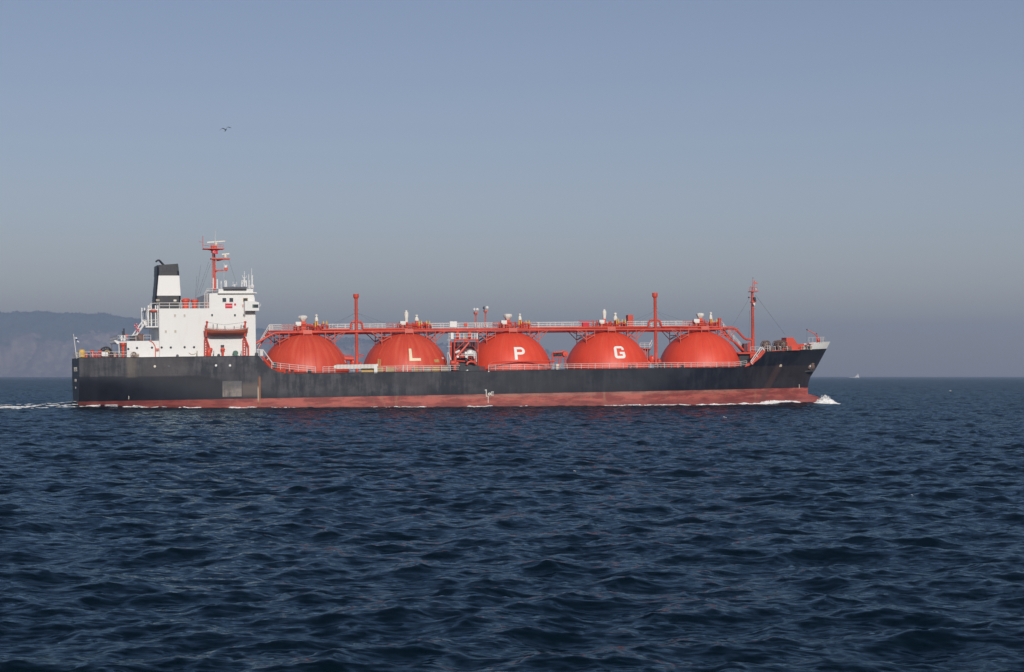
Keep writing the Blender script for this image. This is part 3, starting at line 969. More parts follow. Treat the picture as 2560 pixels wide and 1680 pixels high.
def dome_mesh(k):
    x, zt = DOMES[k]
    mb = MB()
    prof = []
    for i in range(31):
        el = math.pi / 2 - (math.pi / 2 - R(9.0)) * (i / 30)
        prof.append((max(0.02, R_DOME * math.cos(el)), zt - R_DOME + R_DOME * math.sin(el)))
    rb, zb = prof[-1]
    prof += [(rb + 0.12, zb - 0.04), (rb + 0.12, zb - 0.22), (rb - 0.05, zb - 0.24), (rb - 0.05, ztop(x) - 0.4)]
    mb.lathe(prof[::-1], (0, 0, 0), 72)
    return mb
domes = []
for k in range(5):
    d = dome_mesh(k).build('tank_dome', 'dome_worn' if k < 2 else 'dome_red', ship, True, loc=(DOMES[k][0], 0, 0))
    domes.append(d)
    # welded gore seams, plainer on the freshly painted forward domes
    mb = MB()
    ng = 24 if k < 2 else 16
    for g in range(ng):
        az = 2 * math.pi * (g + 0.3) / ng
        pts = [dome_point(k, az, R(e), 0.0) for e in range(10, 84, 7)]
        mb.tube(pts, 0.028 if k < 2 else 0.016, 4)
    for e in (11,) if k > 1 else (11, 52):
        pts = [dome_point(k, 2 * math.pi * a / 48, R(e), 0.0) for a in range(49)]
        mb.tube(pts, 0.03, 4)
    sub('gore_seams', mb, 'red', d).location = (-DOMES[k][0], 0, 0)

def on_dome(k, strokes, name, mat_, cu=0.0, cv=0.0, off=0.018):
    """Lay flat strokes (quads in metres: u along, v up) on the sphere's starboard face."""
    mb = MB()
    el0 = R(30.0)
    for quad in strokes:
        N = 8
        v, f = [], []
        for i in range(N + 1):
            for j in range(N + 1):
                a, b_ = i / N, j / N
                p0 = Vector(quad[0]).lerp(Vector(quad[1]), a); p1 = Vector(quad[3]).lerp(Vector(quad[2]), a)
                p = p0.lerp(p1, b_)
                el = el0 + (cv + p.y) / R_DOME
                az = (cu + p.x) / (R_DOME * math.cos(el0))
                v.append(dome_point(k, az, el, off))
        for i in range(N):
            for j in range(N):
                f.append((i * (N + 1) + j, (i + 1) * (N + 1) + j, (i + 1) * (N + 1) + j + 1, i * (N + 1) + j + 1))
        mb.add(v, f)
    o = sub(name, mb, mat_, domes[k], True)
    o.location = (-DOMES[k][0], 0, 0)
    return o

def arc(cx, cy, r0, r1, a0, a1, n=10, ex=1.0):
    out = []
    for i in range(n):
        t0, t1 = R(a0 + (a1 - a0) * i / n), R(a0 + (a1 - a0) * (i + 1) / n)
        out.append([(cx + r0 * math.cos(t0) * ex, cy + r0 * math.sin(t0)), (cx + r1 * math.cos(t0) * ex, cy + r1 * math.sin(t0)),
                    (cx + r1 * math.cos(t1) * ex, cy + r1 * math.sin(t1)), (cx + r0 * math.cos(t1) * ex, cy + r0 * math.sin(t1))])
    return out

def rect(u0, u1, v0, v1):
    return [(u0, v0), (u1, v0), (u1, v1), (u0, v1)]
w = 0.50
L_ = [rect(-1.0, -1.0 + w, -1.25, 1.25), rect(-1.0 + w, 0.95, -1.25, -1.25 + w)]
P_ = [rect(-1.0, -1.0 + w, -1.3, 1.3), rect(-1.0 + w, 0.25, 1.3 - w, 1.3), rect(-1.0 + w, 0.25, -0.32, -0.32 + w)] + arc(0.25, 0.49, 0.31, 0.81, -90, 90)
G_ = [rect(-1.0, -0.5, -0.75, 0.75), rect(-0.45, 0.45, 0.80, 1.3), rect(-0.45, 0.45, -1.3, -0.80), rect(0.5, 1.0, -0.75, 0.02), rect(0.0, 0.5, -0.45, 0.02), rect(0.5, 1.0, 0.42, 0.75)]
G_ += arc(-0.45, 0.75, 0.05, 0.55, 90, 180, 6) + arc(0.45, 0.75, 0.05, 0.55, 0, 90, 6) + arc(-0.45, -0.75, 0.05, 0.55, 180, 270, 6) + arc(0.45, -0.75, 0.05, 0.55, 270, 360, 6)
on_dome(1, L_, 'letter', 'letter_cream', 0.0, -0.15)['label'] = 'cream painted letter L'
on_dome(2, P_, 'letter', 'letter_white', 0.0, -0.15)['label'] = 'white painted letter P'
on_dome(3, G_, 'letter', 'letter_white', 0.0, -0.1)['label'] = 'white painted letter G'
on_dome(1, [rect(3.55, 4.75, -1.75, -1.2)], 'notice', 'mustard', off=0.03)
on_dome(1, [rect(5.9, 6.7, -1.1, -0.8)], 'notice', 'white', off=0.05)
on_dome(0, [rect(7.2, 7.6, -1.6, -1.1)], 'notice', 'white', off=0.05)
on_dome(2, [rect(-1.4, 2.0, -2.0, -1.93)], 'weld_bar', 'pink_red', off=0.05)
on_dome(3, [rect(-1.8, 1.5, -1.7, -1.66)], 'weld_bar', 'pink_red', off=0.05)

# deck ring walkway pipes abreast of dome three
mb = MB()
p = [P(1222, 911.5, -8.3), P(1232, 904.5, -8.3), P(1385, 903, -8.3), P(1392, 899, -8.3)]
mb.tube(p, 0.13, 7)
for px in (1229, 1246, 1276, 1309, 1338, 1362, 1372):
    a = P(px, 905, -8.3); mb.tube([a, (a[0], a[1], Z_MAIN - .2)], 0.05, 5)
sub('deck_pipe', mb, 'red', ship)
# ------------------------------------------------------------------ deckhouse
YW = -8.7
house = empty('deckhouse', parent=ship)
def hz(px, py, y=YW):
    return S(px, py, y)
xa, zr = hz(397.5, 771.4); xf = hz(638.8, 800)[0]
xb = hz(524, 760)[0]
zbr = hz(580, 733.5)[1]
x_bf = hz(637, 745)[0]
mb = MB()
mb.box(xa, xf, YW, -YW, Z_POOP - 0.3, zr)
sub('wall', mb, 'white', house)
mb = MB()
mb.prism([(xb, zr - 0.02), (x_bf - 0.05, zr - 0.02), (x_bf, zbr - 0.9), (x_bf - 0.25, zbr), (xb, zbr)], YW + 0.04, -YW - 0.04)
sub('bridge', mb, 'white', house)
# bridge roof with bulwark and slight overhang
mb = MB()
x0, z0 = hz(546, 733); x1 = hz(637.5, 733)[0]; zt = hz(590, 722.6)[1]
mb.box(x0 - 0.15, x1 + 0.25, YW - 0.45, -YW + 0.45, zbr - 0.02, zbr + 0.16)
mb.box(x0, x1 - .35, YW - 0.25, YW - 0.17, zbr + .16, zt); mb.box(x0, x1 - .35, -YW + .17, -YW + .25, zbr + .16, zt)
mb.box(x0, x0 + .08, YW - .17, -YW + .17, zbr + .16, zt); mb.box(x1 - .43, x1 - .35, YW - .17, -YW + .17, zbr + .16, zt)
sub('bridge_roof', mb, 'white', house)
# bridge wing, starboard and port
for s in (-1, 1):
    yo, yi = s * 10.1, s * 8.66
    wx0, wz1 = S(612, 756, -10.1); wx1 = S(647.5, 756, -10.1)[0]; wz0 = S(630, 775.5, -10.1)[1]
    wzt = S(620, 752.5, -10.1)[1]
    mb = MB()
    mb.prism([(wx0, wz0), (wx1, wz0), (wx1, wz1), (wx1 - 1.0, wzt), (wx0, wzt)], yo, yi)
    mb.prism([(wx0, wz0 - .01), (wx1, wz0 - .01), (wx1, wz0 - .10), (wx0, wz0 - .10)], yo * 1.003, yi)
    v = [(wx0, yi, wz0 - .1), (wx0, yo, wz0 - .1), (wx0, yi, wz0 - 1.3), (wx0 + .12, yi, wz0 - .1), (wx0 + .12, yo, wz0 - .1), (wx0 + .12, yi, wz0 - 1.3)]
    mb.add(v, [(0, 1, 2), (3, 5, 4), (1, 4, 5, 2), (0, 3, 4, 1), (0, 2, 5, 3)])
    wing = sub('bridge_wing', mb, 'white', house)
    if s < 0:
        # front corner window, mirror lamp
        a, b_ = S(631, 761, -10.1), S(646, 769.5, -10.1)
        mb = MB(); mb.box(a[0], b_[0], -10.14, -10.10, b_[1], a[1]); sub('wing_window', mb, 'glass', house)
        mb = MB(); mb.box(a[0], a[0] + .28, -10.165, -10.142, b_[1] + .05, a[1] - .05); sub('wing_light', mb, 'green', house)
        mb = MB(); q = S(648, 764, -9.95); mb.tube([(q[0], -9.95, q[1] - .2), (q[0] + .22, -9.95, q[1] + .05), (q[0] + .3, -9.95, q[1] + .4)], .06, 6)
        sub('wing_lamp', mb, 'white', house)

def window(px0, px1, py0, py1, glass='glass', frame='white', y=YW, fr=0.07):
    (x0, z1), (x1, z0) = S(px0, py0, y), S(px1, py1, y)
    mb = MB()
    mb.box(x0, x1, y - 0.012, y + 0.02, z0, z1, 0)
    for (a, b_, c, d) in ((x0 - fr, x1 + fr, z1, z1 + fr), (x0 - fr, x1 + fr, z0 - fr, z0), (x0 - fr, x0, z0, z1), (x1, x1 + fr, z0, z1)):
        mb.box(a, b_, y - 0.05, y + 0.02, c, d, 1)
    return sub('window', mb, [glass, frame], house)
for a in [(556, 565.5, 745, 755), (573.5, 583, 745, 755)]:
    window(*a, y=YW + .04)
window(608.5, 618.5, 746, 754, frame='mustard', y=YW + .04)
mb = MB(); a = S(612, 753, YW); mb.tube([(a[0], YW - .1, a[1]), (a[0] + .9, YW - .1, a[1] - .12)], .05, 5); sub('window_bar', mb, 'dark_grey', house)
for a in [(528, 532.3, 785, 790.6), (585, 589.5, 785.5, 791), (608, 613, 784.5, 791)]:
    window(*a)
for a in [(435, 440, 786, 792), (459, 463.6, 786, 792), (412, 417, 826, 832), (436, 441, 825.5, 832)]:
    window(*a, glass='beige_shutter')
def porthole(px, py, y=YW):
    x, z = S(px, py, y)
    mb = MB(); mb.lathe([(0.20, 0.02), (0.20, -0.05), (0.155, -0.05), (0.15, -0.015)], (x, y, z), 12, 0, 'y')
    mb.lathe([(0.149, 0.0), (0.149, -0.02)], (x, y, z), 12, 1, 'y')
    return sub('porthole', mb, ['grey', 'glass'], house)
for p in [(404, 868.7), (427, 868.7), (461.5, 868), (485, 868)]:
    porthole(*p)
# red name board on the bridge side
(x0, z1), (x1, z0) = S(563, 758.6, YW), S(581, 770.5, YW)
mb = MB(); mb.box(x0, x1, YW - .05, YW + .03, z0, z1, 0); mb.box(x0 + .05, x1 - .05, YW - .058, YW - .051, (z0 + z1) / 2 - .04, (z0 + z1) / 2 + .03, 1)
sub('notice_board', mb, ['flag_red', 'white'], house)
(x0, z1), (x1, z0) = S(585.5, 758.6, YW), S(590, 763.5, YW)
mb = MB(); mb.box(x0, x1, YW - .05, YW + .03, z0, z1); sub('notice_board', mb, 'flag_red', house)
mb = MB(); a, b_ = S(607, 761, YW), S(607, 768, YW); mb.tube([(a[0], YW - .06, a[1]), (b_[0], YW - .06, b_[1])], .06, 5); sub('fire_hose_hook', mb, 'pink_red', house)
# doors on the boat deck
(x0, z1), (x1, z0) = S(565, 861, YW), S(574.5, 887, YW)
mb = MB()
mb.box(x0, x1, YW - .05, YW + .02, z0, z1)
for zz_ in (z0 + .2, z1 - .3): mb.box(x0 - .08, x0, YW - .08, YW + .02, zz_, zz_ + .1)
dr = sub('door', mb, 'white', house)
(x0, z1), (x1, z0) = S(551.5, 862.5, YW), S(560.5, 869, YW)
mb = MB(); mb.box(x0, x1, YW - .02, YW + .02, z0, z1); sub('doorway', mb, 'dark_grey', house)
# stair tower and platforms on the after end
aft = empty('after_stairs', parent=ship)
mb = MB()
YA = -7.2
zp, = (S(378, 815.5, YA)[1],)
xl, xr = S(364, 815, YA)[0], S(397, 815, YA)[0]
mb.box(xl, xr, YA, 4.5, zp - .2, zp)
pl = sub('platform', mb, 'white', aft)
mb = MB()
for px in (371, 378, 389, 395):
    x = S(px, 790, YA)[0]
    mb.box(x - .09, x + .09, YA - .02, YA + .16, zp, zr + .6)
    mb.box(x - .09, x + .09, 4.0, 4.2, zp, zr + .6)
mb.box(S(371, 790, YA)[0], xr, YA, 4.2, zr - .22, zr - .02)
sub('tower_post', mb, 'white', aft)
mb = MB()
p0, p1 = P(366.5, 778, YA - .1), P(377, 758.5, YA - .1)
mb.tube([p0, p1], .07, 6); mb.tube([p0, P(371, 779, YA - .1)], .06, 6); mb.tube([p1, P(399, 757.5, YA - .1)], .06, 6)
mb.tube([P(367, 778, YA), P(371, 813, YA)], .09, 6)
mb.tube([P(372, 772, YA), P(380, 759, YA)], .06, 6)
sub('handrail', mb, 'rail_white', aft)
mb = MB(); mb.blob(P(384, 777, YA - .2), .62, .35, .24, 3, 10, .12); sub('life_float', mb, 'pink_red', aft, True)
mb = MB()
a0, a1 = P(331, 839.5, YA), P(358.5, 800, YA)
b0, b1 = P(341, 838, YA), P(362, 808.5, YA)
for y in (0, 0.9):
    mb.tube([(a0[0], YA + y, a0[2]), (a1[0], YA + y, a1[2])], .07, 6)
    mb.tube([(b0[0], YA + y, b0[2]), (b1[0], YA + y, b1[2])], .15, 6)
for t in (0.05, 0.5, .95):
    p, q = Vector(a0).lerp(Vector(a1), t), Vector(b0).lerp(Vector(b1), t); mb.tube([p, q], .05, 5)
for i in range(12):
    p = Vector(b0).lerp(Vector(b1), i / 11); mb.box(p.x - .14, p.x + .14, YA, YA + .9, p.z - .03, p.z + .03)
sub('stair', mb, 'white', aft)
mb = MB()
mb.tube([P(358.5, 800, YA), P(364, 800, YA), P(368, 812, YA)], .08, 6)
mb.tube([P(364, 801, YA), P(397, 799, YA)], .045, 5); mb.tube([P(364, 807, YA), P(397, 806, YA)], .04, 5)
mb.prism([S(358, 801, YA), S(367, 803, YA), S(368, 814, YA), S(363, 814, YA)], YA + .02, YA + .1)
for px in (372, 380, 389): mb.tube([P(px, 800, YA), P(px, 813, YA)], .04, 5)
sub('platform_rail', mb, 'rail_white', aft)

# after house on the poop
YP = -8.0
xh0, zh = S(317, 852.7, YP); 
mb = MB(); mb.box(xh0, xa + .02, YP, -YP, Z_POOP - .3, zh); 
ph = sub('poop_house', mb, 'white', ship)
x0, z1 = S(294, 853.5, YP)
mb = MB(); mb.box(x0, xh0 + .05, YP, -YP, z1 - .22, z1 - .02)
mb.tube([P(297, 855, YP + .1), P(298.5, 893, YP + .1)], .09, 6); mb.tube([(x0 + .3, 7.8, z1), (x0 + .3, 7.8, Z_POOP)], .09, 6)
mb.tube([P(300, 862, YP + 2), P(312, 890, YP + 2)], .05, 5); mb.tube([P(299, 875, YP + 2), P(308, 893, YP + 2)], .05, 5)
sub('poop_house_awning_deck', mb, 'white', ph)
mb = MB(); rail(mb, [P(294.5, 853, YP + .1), P(340, 852.6, YP + .1)], h=.98, step=1.5, bars=2); rail(mb, [P(359.5, 852, YP + .1), P(377, 852, YP + .1)], h=.98, step=1.2, bars=2)
rail(mb, [P(294.5, 853, YP + .1), (x0 + .1, 7.9, z1)], h=.98, step=1.8, bars=2)
sub('poop_house_railing', mb, 'rail_white', ph)
for p in [(320.7, 872.5), (342.5, 870), (380, 869)]:
    x, z = S(*p, YP)
    mb = MB(); mb.lathe([(0.20, 0.02), (0.20, -0.05), (0.155, -0.05), (0.15, -0.015)], (x, YP, z), 12, 0, 'y'); mb.lathe([(0.149, 0.0), (0.149, -0.02)], (x, YP, z), 12, 1, 'y')
    sub('porthole', mb, ['grey', 'glass'], ph)
mb = MB(); mb.prism([S(285, 851.5, YP), S(287.5, 850, YP), S(296, 853, YP), S(297, 860, YP), S(293, 860, YP)], YP - .1, YP + .3); sub('stern_light_bracket', mb, 'white', ph)
mb = MB(); mb.tube([P(310.5, 840, -5), P(309.4, 821, -5)], .14, 7); mb.tube([P(307, 840, -5.5), P(306, 828, -5.5)], .10, 7); sub('galley_pipe', mb, 'dark_grey', ph)
mb = MB()
for px, w_ in ((304, .16), (312, .16)): mb.tube([P(px, 852, -6.8), P(px, 838, -6.8)], w_, 7)
mb.tube([P(299, 841, -6.9), P(305, 853, -6.9)], .06, 5); mb.tube([P(305, 841, -6.9), P(310, 853, -6.9)], .06, 5)
sub('locker', mb, 'white', ph)
mb = MB(); mb.blob(P(350, 846, -6.4), .95, .9, .85, 4, 12, .10); sub('covered_winch', mb, 'brown', ph, True)
mb = MB(); mb.box(P(343, 850, -7)[0], P(349, 850, -7)[0], -7.2, -6.2, zh, zh + .75); sub('locker', mb, 'dark_grey', ph)
mb = MB(); mb.box(P(325, 849, -6)[0], P(337, 849, -6)[0], -6.4, -5.4, zh + .05, zh + .85); sub('bench', mb, 'dark_grey', ph)
mb = MB()
mb.tube([P(373, 851, YP - .05), P(382, 856, YP - .05), P(387, 864, YP - .05), P(388.5, 870, YP - .05), P(388.5, 893, YP - .05)], .085, 6)
mb.box(P(390, 870, YP)[0], P(396.5, 870, YP)[0], YP - .35, YP - .02, P(393, 876.5, YP)[2], P(393, 871, YP)[2])
sub('fire_main', mb, 'pink_red', ph)

def mushroom(name, px, py_top, py_neck, py_base, rh_px, rs_px, y, parent, mat_='red', dome=False):
    x, zt = S(px, py_top, y); zn = S(px, py_neck, y)[1]; zb = S(px, py_base, y)[1]
    k = 1 / 14.2
    rh, rs = rh_px * k, rs_px * k
    mb = MB()
    mb.lathe([(rs, zb), (rs, zn - .12), (rh * .8, zn - .02), (rh, zn + .12), (rh, zt - .12), (rh * (.55 if dome else .86), zt)], (x, y, 0), 16)
    return sub(name, mb, mat_, parent, True)
mushroom('ventilator', 307.7, 857, 864, 893, 6.4, 3.8, -8.6, ship)
mushroom('ventilator', 316.5, 836, 841, 852, 4.0, 1.4, -6.5, ph, dome=True)
mushroom('ventilator', 230.5, 875, 880.5, 893, 5.2, 2.6, -6.5, ship, 'red', True)
mushroom('ventilator', 249.5, 875, 880, 893, 5.0, 2.4, -7.2, ship, 'red', True)
rf = house
mushroom('roof_ventilator', 463.8, 746.5, 755, 771, 10.5, 7.4, -3.5, house)
mushroom('roof_ventilator', 486.5, 749, 755.6, 771, 10.0, 6.0, -3.0, house)
mushroom('roof_ventilator', 518, 754, 761, 771, 5.5, 4.6, -6.5, house)
mb = MB(); p = S(461.5, 771, -4.6); mb.tube([P(452, 770, -4.6), P(451.6, 750, -4.6), P(456, 747.5, -4.6)], .05, 5); sub('vent_pipe', mb, 'rail_white', house)
mb = MB(); rail(mb, [(xa + .1, YW + .15, zr), (xb - .1, YW + .15, zr)], h=.98, step=1.75, bars=2, rp=.05, rb=.05)
rail(mb, [(xa + .1, YW + .15, zr), (xa + .1, -YW - .15, zr)], h=.98, step=1.75, bars=2)
rail(mb, [(xa + .1, -YW - .15, zr), (xb - .1, -YW - .15, zr)], h=.98, step=1.75, bars=2)
sub('roof_railing', mb, 'rail_white', house)
mb = MB()
for px in (511, 515, 519, 523):
    mb.tube([P(px, 771, YW + .2), P(px, 735, YW + .2)], .055, 5)
mb.tube([P(511, 735, YW + .2), P(516, 726, YW + .2), P(524, 725, YW + .2)], .055, 5)
mb.tube([P(513, 735, YW + .2), P(546, 733, YW + .2)], .05, 5)
for k in range(7): mb.tube([P(514.5, 768 - 5 * k, YW + .3), P(520, 768 - 5 * k, YW + .3)], .03, 4)
sub('bridge_ladder', mb, 'rail_white', house)
mb = MB(); rail(mb, [P(517, 733, YW + .1), P(546, 733, YW + .1)], h=.8, step=.9, bars=2); sub('bridge_railing', mb, 'rail_white', house)

# funnel
fun = empty('funnel', parent=ship)
YF = -2.7
def ring(px_l, px_r, py, y=YF):
    return S(px_l, py, y)[0], S(px_r, py, y)[0], S((px_l + px_r) / 2, py, y)[1]
levels = [(387.3, 453.0, 772), (388.2, 452.4, 739), (392.4, 449.0, 689), (393.0, 446.3, 663.0)]
def funnel_band(i0, i1, mat_, name, grow=0.0):
    a, b_ = ring(*levels[i0]), ring(*levels[i1])
    mb = MB()
    def loop(r, y):
        x0, x1, z = r; ya = abs(y); c = .35
        return [(x0 - grow, -ya + c, z), (x0 + c, -ya - grow, z), (x1 - c, -ya - grow, z), (x1 + grow, -ya + c, z), (x1 + grow, ya - c, z), (x1 - c, ya + grow, z), (x0 + c, ya + grow, z), (x0 - grow, ya - c, z)]
    v = loop(a, YF) + loop(b_, YF * 1.0)
    f = [(k, (k + 1) % 8, 8 + (k + 1) % 8, 8 + k) for k in range(8)] + [tuple(range(8, 16)), tuple(range(7, -1, -1))]
    mb.add(v, f)
    return sub(name, mb, mat_, fun)
funnel_band(0, 1, 'black', 'lower_casing')
funnel_band(1, 2, 'black', 'casing_core', -0.05)
(x0, x1, z0), (x2, x3, z1) = ring(*levels[1]), ring(*levels[2])
mb = MB()
mb.add([(x0 + .28, YF - .03, z0), (x1 - .05, YF - .03, z0), (x3 - .05, YF - .03, z1), (x2 + .28, YF - .03, z1), (x0 + .28, -YF + .03, z0), (x1 - .05, -YF + .03, z0), (x3 - .05, -YF + .03, z1), (x2 + .28, -YF + .03, z1)],
       [(0, 1, 2, 3), (7, 6, 5, 4), (1, 5, 6, 2), (0, 3, 7, 4), (3, 2, 6, 7), (0, 4, 5, 1)])
sub('white_band', mb, 'white', fun)
# smoke-blackened top with open lip
a, b_ = ring(*levels[2]), ring(*levels[3])
funnel_band(2, 3, 'black', 'smoke_cap')
mb = MB()
za, zb = S(393, 663.5, YF)[1], S(446, 659.0, YF)[1]
mb.prism([(b_[0] + .1, b_[2] - .35), (b_[1] - .05, b_[2] - .35), (b_[1] - .05, zb), (b_[0] + .35, za + .1), (b_[0] + .1, za - .15)], YF + .12, YF + .2)
mb.prism([(b_[0] + .1, b_[2] - .35), (b_[1] - .05, b_[2] - .35), (b_[1] - .05, zb), (b_[0] + .35, za + .1), (b_[0] + .1, za - .15)], -YF - .2, -YF - .12)
mb.box(b_[1] - .12, b_[1] - .05, YF + .2, -YF - .2, b_[2] - .3, zb)
for k in range(5): mb.box(b_[0] + .3 + k * .7, b_[0] + .8 + k * .7, YF - .06, YF + .05, b_[2] - 1.0, b_[2] - .25)
sub('rim', mb, 'dark_grey', fun)
mb = MB()
for dz in (.25, .75, 1.15): mb.tube([(b_[1] + .05, -.5, b_[2] - dz), (b_[1] + .22, -.5, b_[2] - dz - .1)], .1, 5)
sub('rung', mb, 'black', fun)
mb = MB()
mb.tube([P(410.5, 664, -.6), P(402, 655, -.6), P(398.5, 651, -.6), P(395.5, 650.3, -.6), P(391, 653, -.6), P(389.2, 655, -.6)], .20, 8, r2=.13)
sub('exhaust_pipe', mb, 'black', fun, True)
for (px0, px1, py0, py1, mt) in [(390, 399, 748, 753, 'tan'), (434, 441, 749, 753.5, 'cream')]:
    (qx0, qz1), (qx1, qz0) = S(px0, py0, YF), S(px1, py1, YF)
    mb = MB(); mb.box(qx0, qx1, YF - .06, YF + .02, qz0, qz1); sub('louvre', mb, mt, fun)

# main mast
mast = empty('main_mast', parent=ship)
xm, zm0 = S(536.8, 731, 0); zmt = S(536.8, 615, 0)[1]
mb = MB(); mb.tube([(xm, 0, zbr - .1), (xm, 0, zmt)], .22, 10, r2=.17); sub('pole', mb, 'red', mast, True)
mb = MB(); mb.tube([(S(530.3, 700, -.3)[0], -.3, zbr), (S(531.2, 625, -.3)[0], -.3, S(531, 625, 0)[1])], .085, 6)
for k in range(30): mb.tube([(S(530.5, 724 - 3.2 * k, -.3)[0], -.3, S(530.5, 724 - 3.2 * k, -.3)[1]), (xm, -.2, S(530.5, 724 - 3.2 * k, -.3)[1])], .025, 4)
sub('mast_ladder', mb, 'pink_red', mast)
mb = MB()
def plat(px0, px1, py0, py1, y0, y1, m=mb):
    (x0, z1), (x1, z0) = S(px0, py0, 0), S(px1, py1, 0); m.box(x0, x1, y0, y1, z0, z1)
plat(508, 559, 621.5, 623.5, -1.3, 1.3)
mb.prism([S(508, 623, 0), S(532, 627, 0), S(532, 623.5, 0)], -.1, .1); mb.prism([S(541, 627, 0), S(556, 623.5, 0), S(541, 623.5, 0)], -.1, .1)
plat(528, 541, 614, 632, -.45, .45)
rail(mb, [P(527, 621.5, -1.2), P(558, 621.5, -1.2)], h=.72, step=.5, bars=2, rp=.03, rb=.03)
mb.tube([P(507.5, 622, 0), P(507.0, 590, 0)], .055, 5); mb.tube([P(497, 604, 0), P(507, 606, 0)], .035, 4); mb.tube([P(505, 612, 0), P(530, 616, 0)], .03, 4)
plat(527, 574, 645.5, 648.8, -.7, .7); mb.prism([S(541, 654, 0), S(560, 649, 0), S(541, 649, 0)], -.06, .06)
plat(537, 568, 674.5, 677, -.6, .6); plat(561, 568.5, 669, 676, -.45, .45); mb.prism([S(540, 681, 0), S(545, 677, 0), S(540, 677, 0)], -.3, .3)
sub('mast_platforms', mb, 'red', mast)
mb = MB(); mb.tube([P(537.8, 614, -.6), P(538.2, 577, -.6)], .05, 5, r2=.025); sub('whip_aerial', mb, 'cream', mast)
def radar(px0, px1, py0, py1, pyb, cx, wide, tilt):
    (x0, z0), (x1, z1) = S(px0, py0, 0), S(px1, py1, 0)
    mb = MB()
    h = .11
    mb.add([(x0, -.15, z0 - h), (x1, -.15, z1 - h), (x1, .25, z1 - h), (x0, .25, z0 - h), (x0, -.05, z0 + h), (x1, -.05, z1 + h), (x1, .2, z1 + h), (x0, .2, z0 + h)],
           [(0, 3, 2, 1), (4, 5, 6, 7), (0, 1, 5, 4), (1, 2, 6, 5), (2, 3, 7, 6), (3, 0, 4, 7)])
    xc = S(cx, pyb, 0)[0]; zb = S(cx, pyb, 0)[1]
    mb.lathe([(wide, zb), (wide, (zb + z0) / 2), (wide * .6, (z0 + z1) / 2 - .05)], (xc, 0.05, 0), 10)
    sub('radar_scanner', mb, 'cream', mast)
radar(517, 563, 606, 603, 613.5, 540.5, .22, 0)
radar(554, 573, 636, 634.5, 644.5, 563.5, .28, 0)
mb = MB(); p = P(564, 667, 0); mb.lathe([(.28, -.2), (.3, .05), (.2, .25), (.04, .32)], p, 10); mb.tube([P(567, 665, 0), P(568, 661.5, 0)], .06, 5); mb.tube([P(561.5, 665, 0), P(561.5, 661.5, 0)], .04, 5); sub('light_dome', mb, 'white', mast, True)
mb = MB()
for a, b_ in [((502, 662), (490, 745)), ((492, 690), (488, 750)), ((522, 655), (494, 738)), ((526, 660), (500, 735)), ((572, 650), (590, 705)), ((559, 655), (562, 700)), ((559.5, 650), (561, 722))]:
    mb.tube([P(*a, -1.0), P(*b_, -2.0)], .018, 4)
sub('stay', mb, 'wire', mast)

# gear on the monkey island
mk = empty('monkey_island_gear', parent=ship)
(x0, z1), (x1, z0) = S(557.5, 717.3, YW), S(615.4, 725, YW)
mb = MB(); zc = (z0 + z1) / 2; rr_ = (z1 - z0) / 2
mb.tube([(x0, YW - .55, zc - .03), (x0 + .1, YW - .55, zc), (x1 - .1, YW - .55, zc), (x1, YW - .55, zc - .03)], rr_, 10); sub('rolled_awning', mb, 'grey', mk, True)
mb = MB()
for px, a, b_, r in [(552.8, 722, 702, .06), (621.8, 720, 686, .06), (629, 716, 671, .05), (630.8, 716, 688, .11), (624, 722, 700, .05), (543, 722, 698, .14), (533, 722, 695, .12)]:
    mb.tube([P(px, a, -6), P(px, b_, -6)], r, 6)
mb.blob(P(552.8, 707, -6), .12, .12, .32, 2, 8, .02)
mb.blob(P(631, 716, -6), .35, .35, .4, 2, 8, .05)
sub('aerial', mb, 'white', mk)
mb = MB(); mb.tube([P(562, 702, -6), P(563, 722, -6)], .12, 6); mb.tube([P(566, 702, -6), P(566.5, 722, -6)], .10, 6); mb.tube([P(562, 702, -6), P(566, 702, -6)], .06, 5); mb.tube([P(562, 709, -6), P(566, 709, -6)], .06, 5); mb.tube([P(559.5, 655, -3), P(561, 720, -6)], .03, 4)
sub('signal_lamp_stand', mb, 'white', mk)
mb = MB(); mb.tube([P(582.5, 704, -5), P(583, 711.5, -5), P(591.5, 711.5, -5), P(591.8, 704, -5)], .05, 5); mb.tube([P(587, 711.5, -5), P(587, 720, -5)], .08, 5); mb.tube([P(580, 714, -5), P(587, 713, -5)], .05, 5); sub('aerial_fork', mb, 'white', mk)
mb = MB(); mb.tube([P(605.5, 688, -5), P(607, 694, -5), P(615.5, 694, -5), P(616, 689, -5)], .06, 5); mb.tube([P(611, 694, -5), P(611, 678, -5)], .05, 5); mb.tube([P(610.5, 694, -5), P(611, 716, -5)], .15, 6)
mb.tube([P(604.5, 718, -5), P(604.5, 701, -5)], .09, 5); mb.tube([P(616, 718, -5), P(615.5, 701, -5)], .12, 5); mb.tube([P(603, 716, -5), P(611, 697, -5)], .05, 5); mb.tube([P(617, 716, -5), P(611, 697, -5)], .05, 5); mb.tube([P(604, 702, -5), P(616, 702, -5)], .06, 5)
sub('aerial_lattice', mb, 'white', mk)
mb = MB(); rail(mb, [P(617, 722.6, YW - .2), P(634, 723, YW - .2)], h=.55, step=.6, bars=2, rp=.03, rb=.03); sub('roof_rail', mb, 'rail_white', mk)

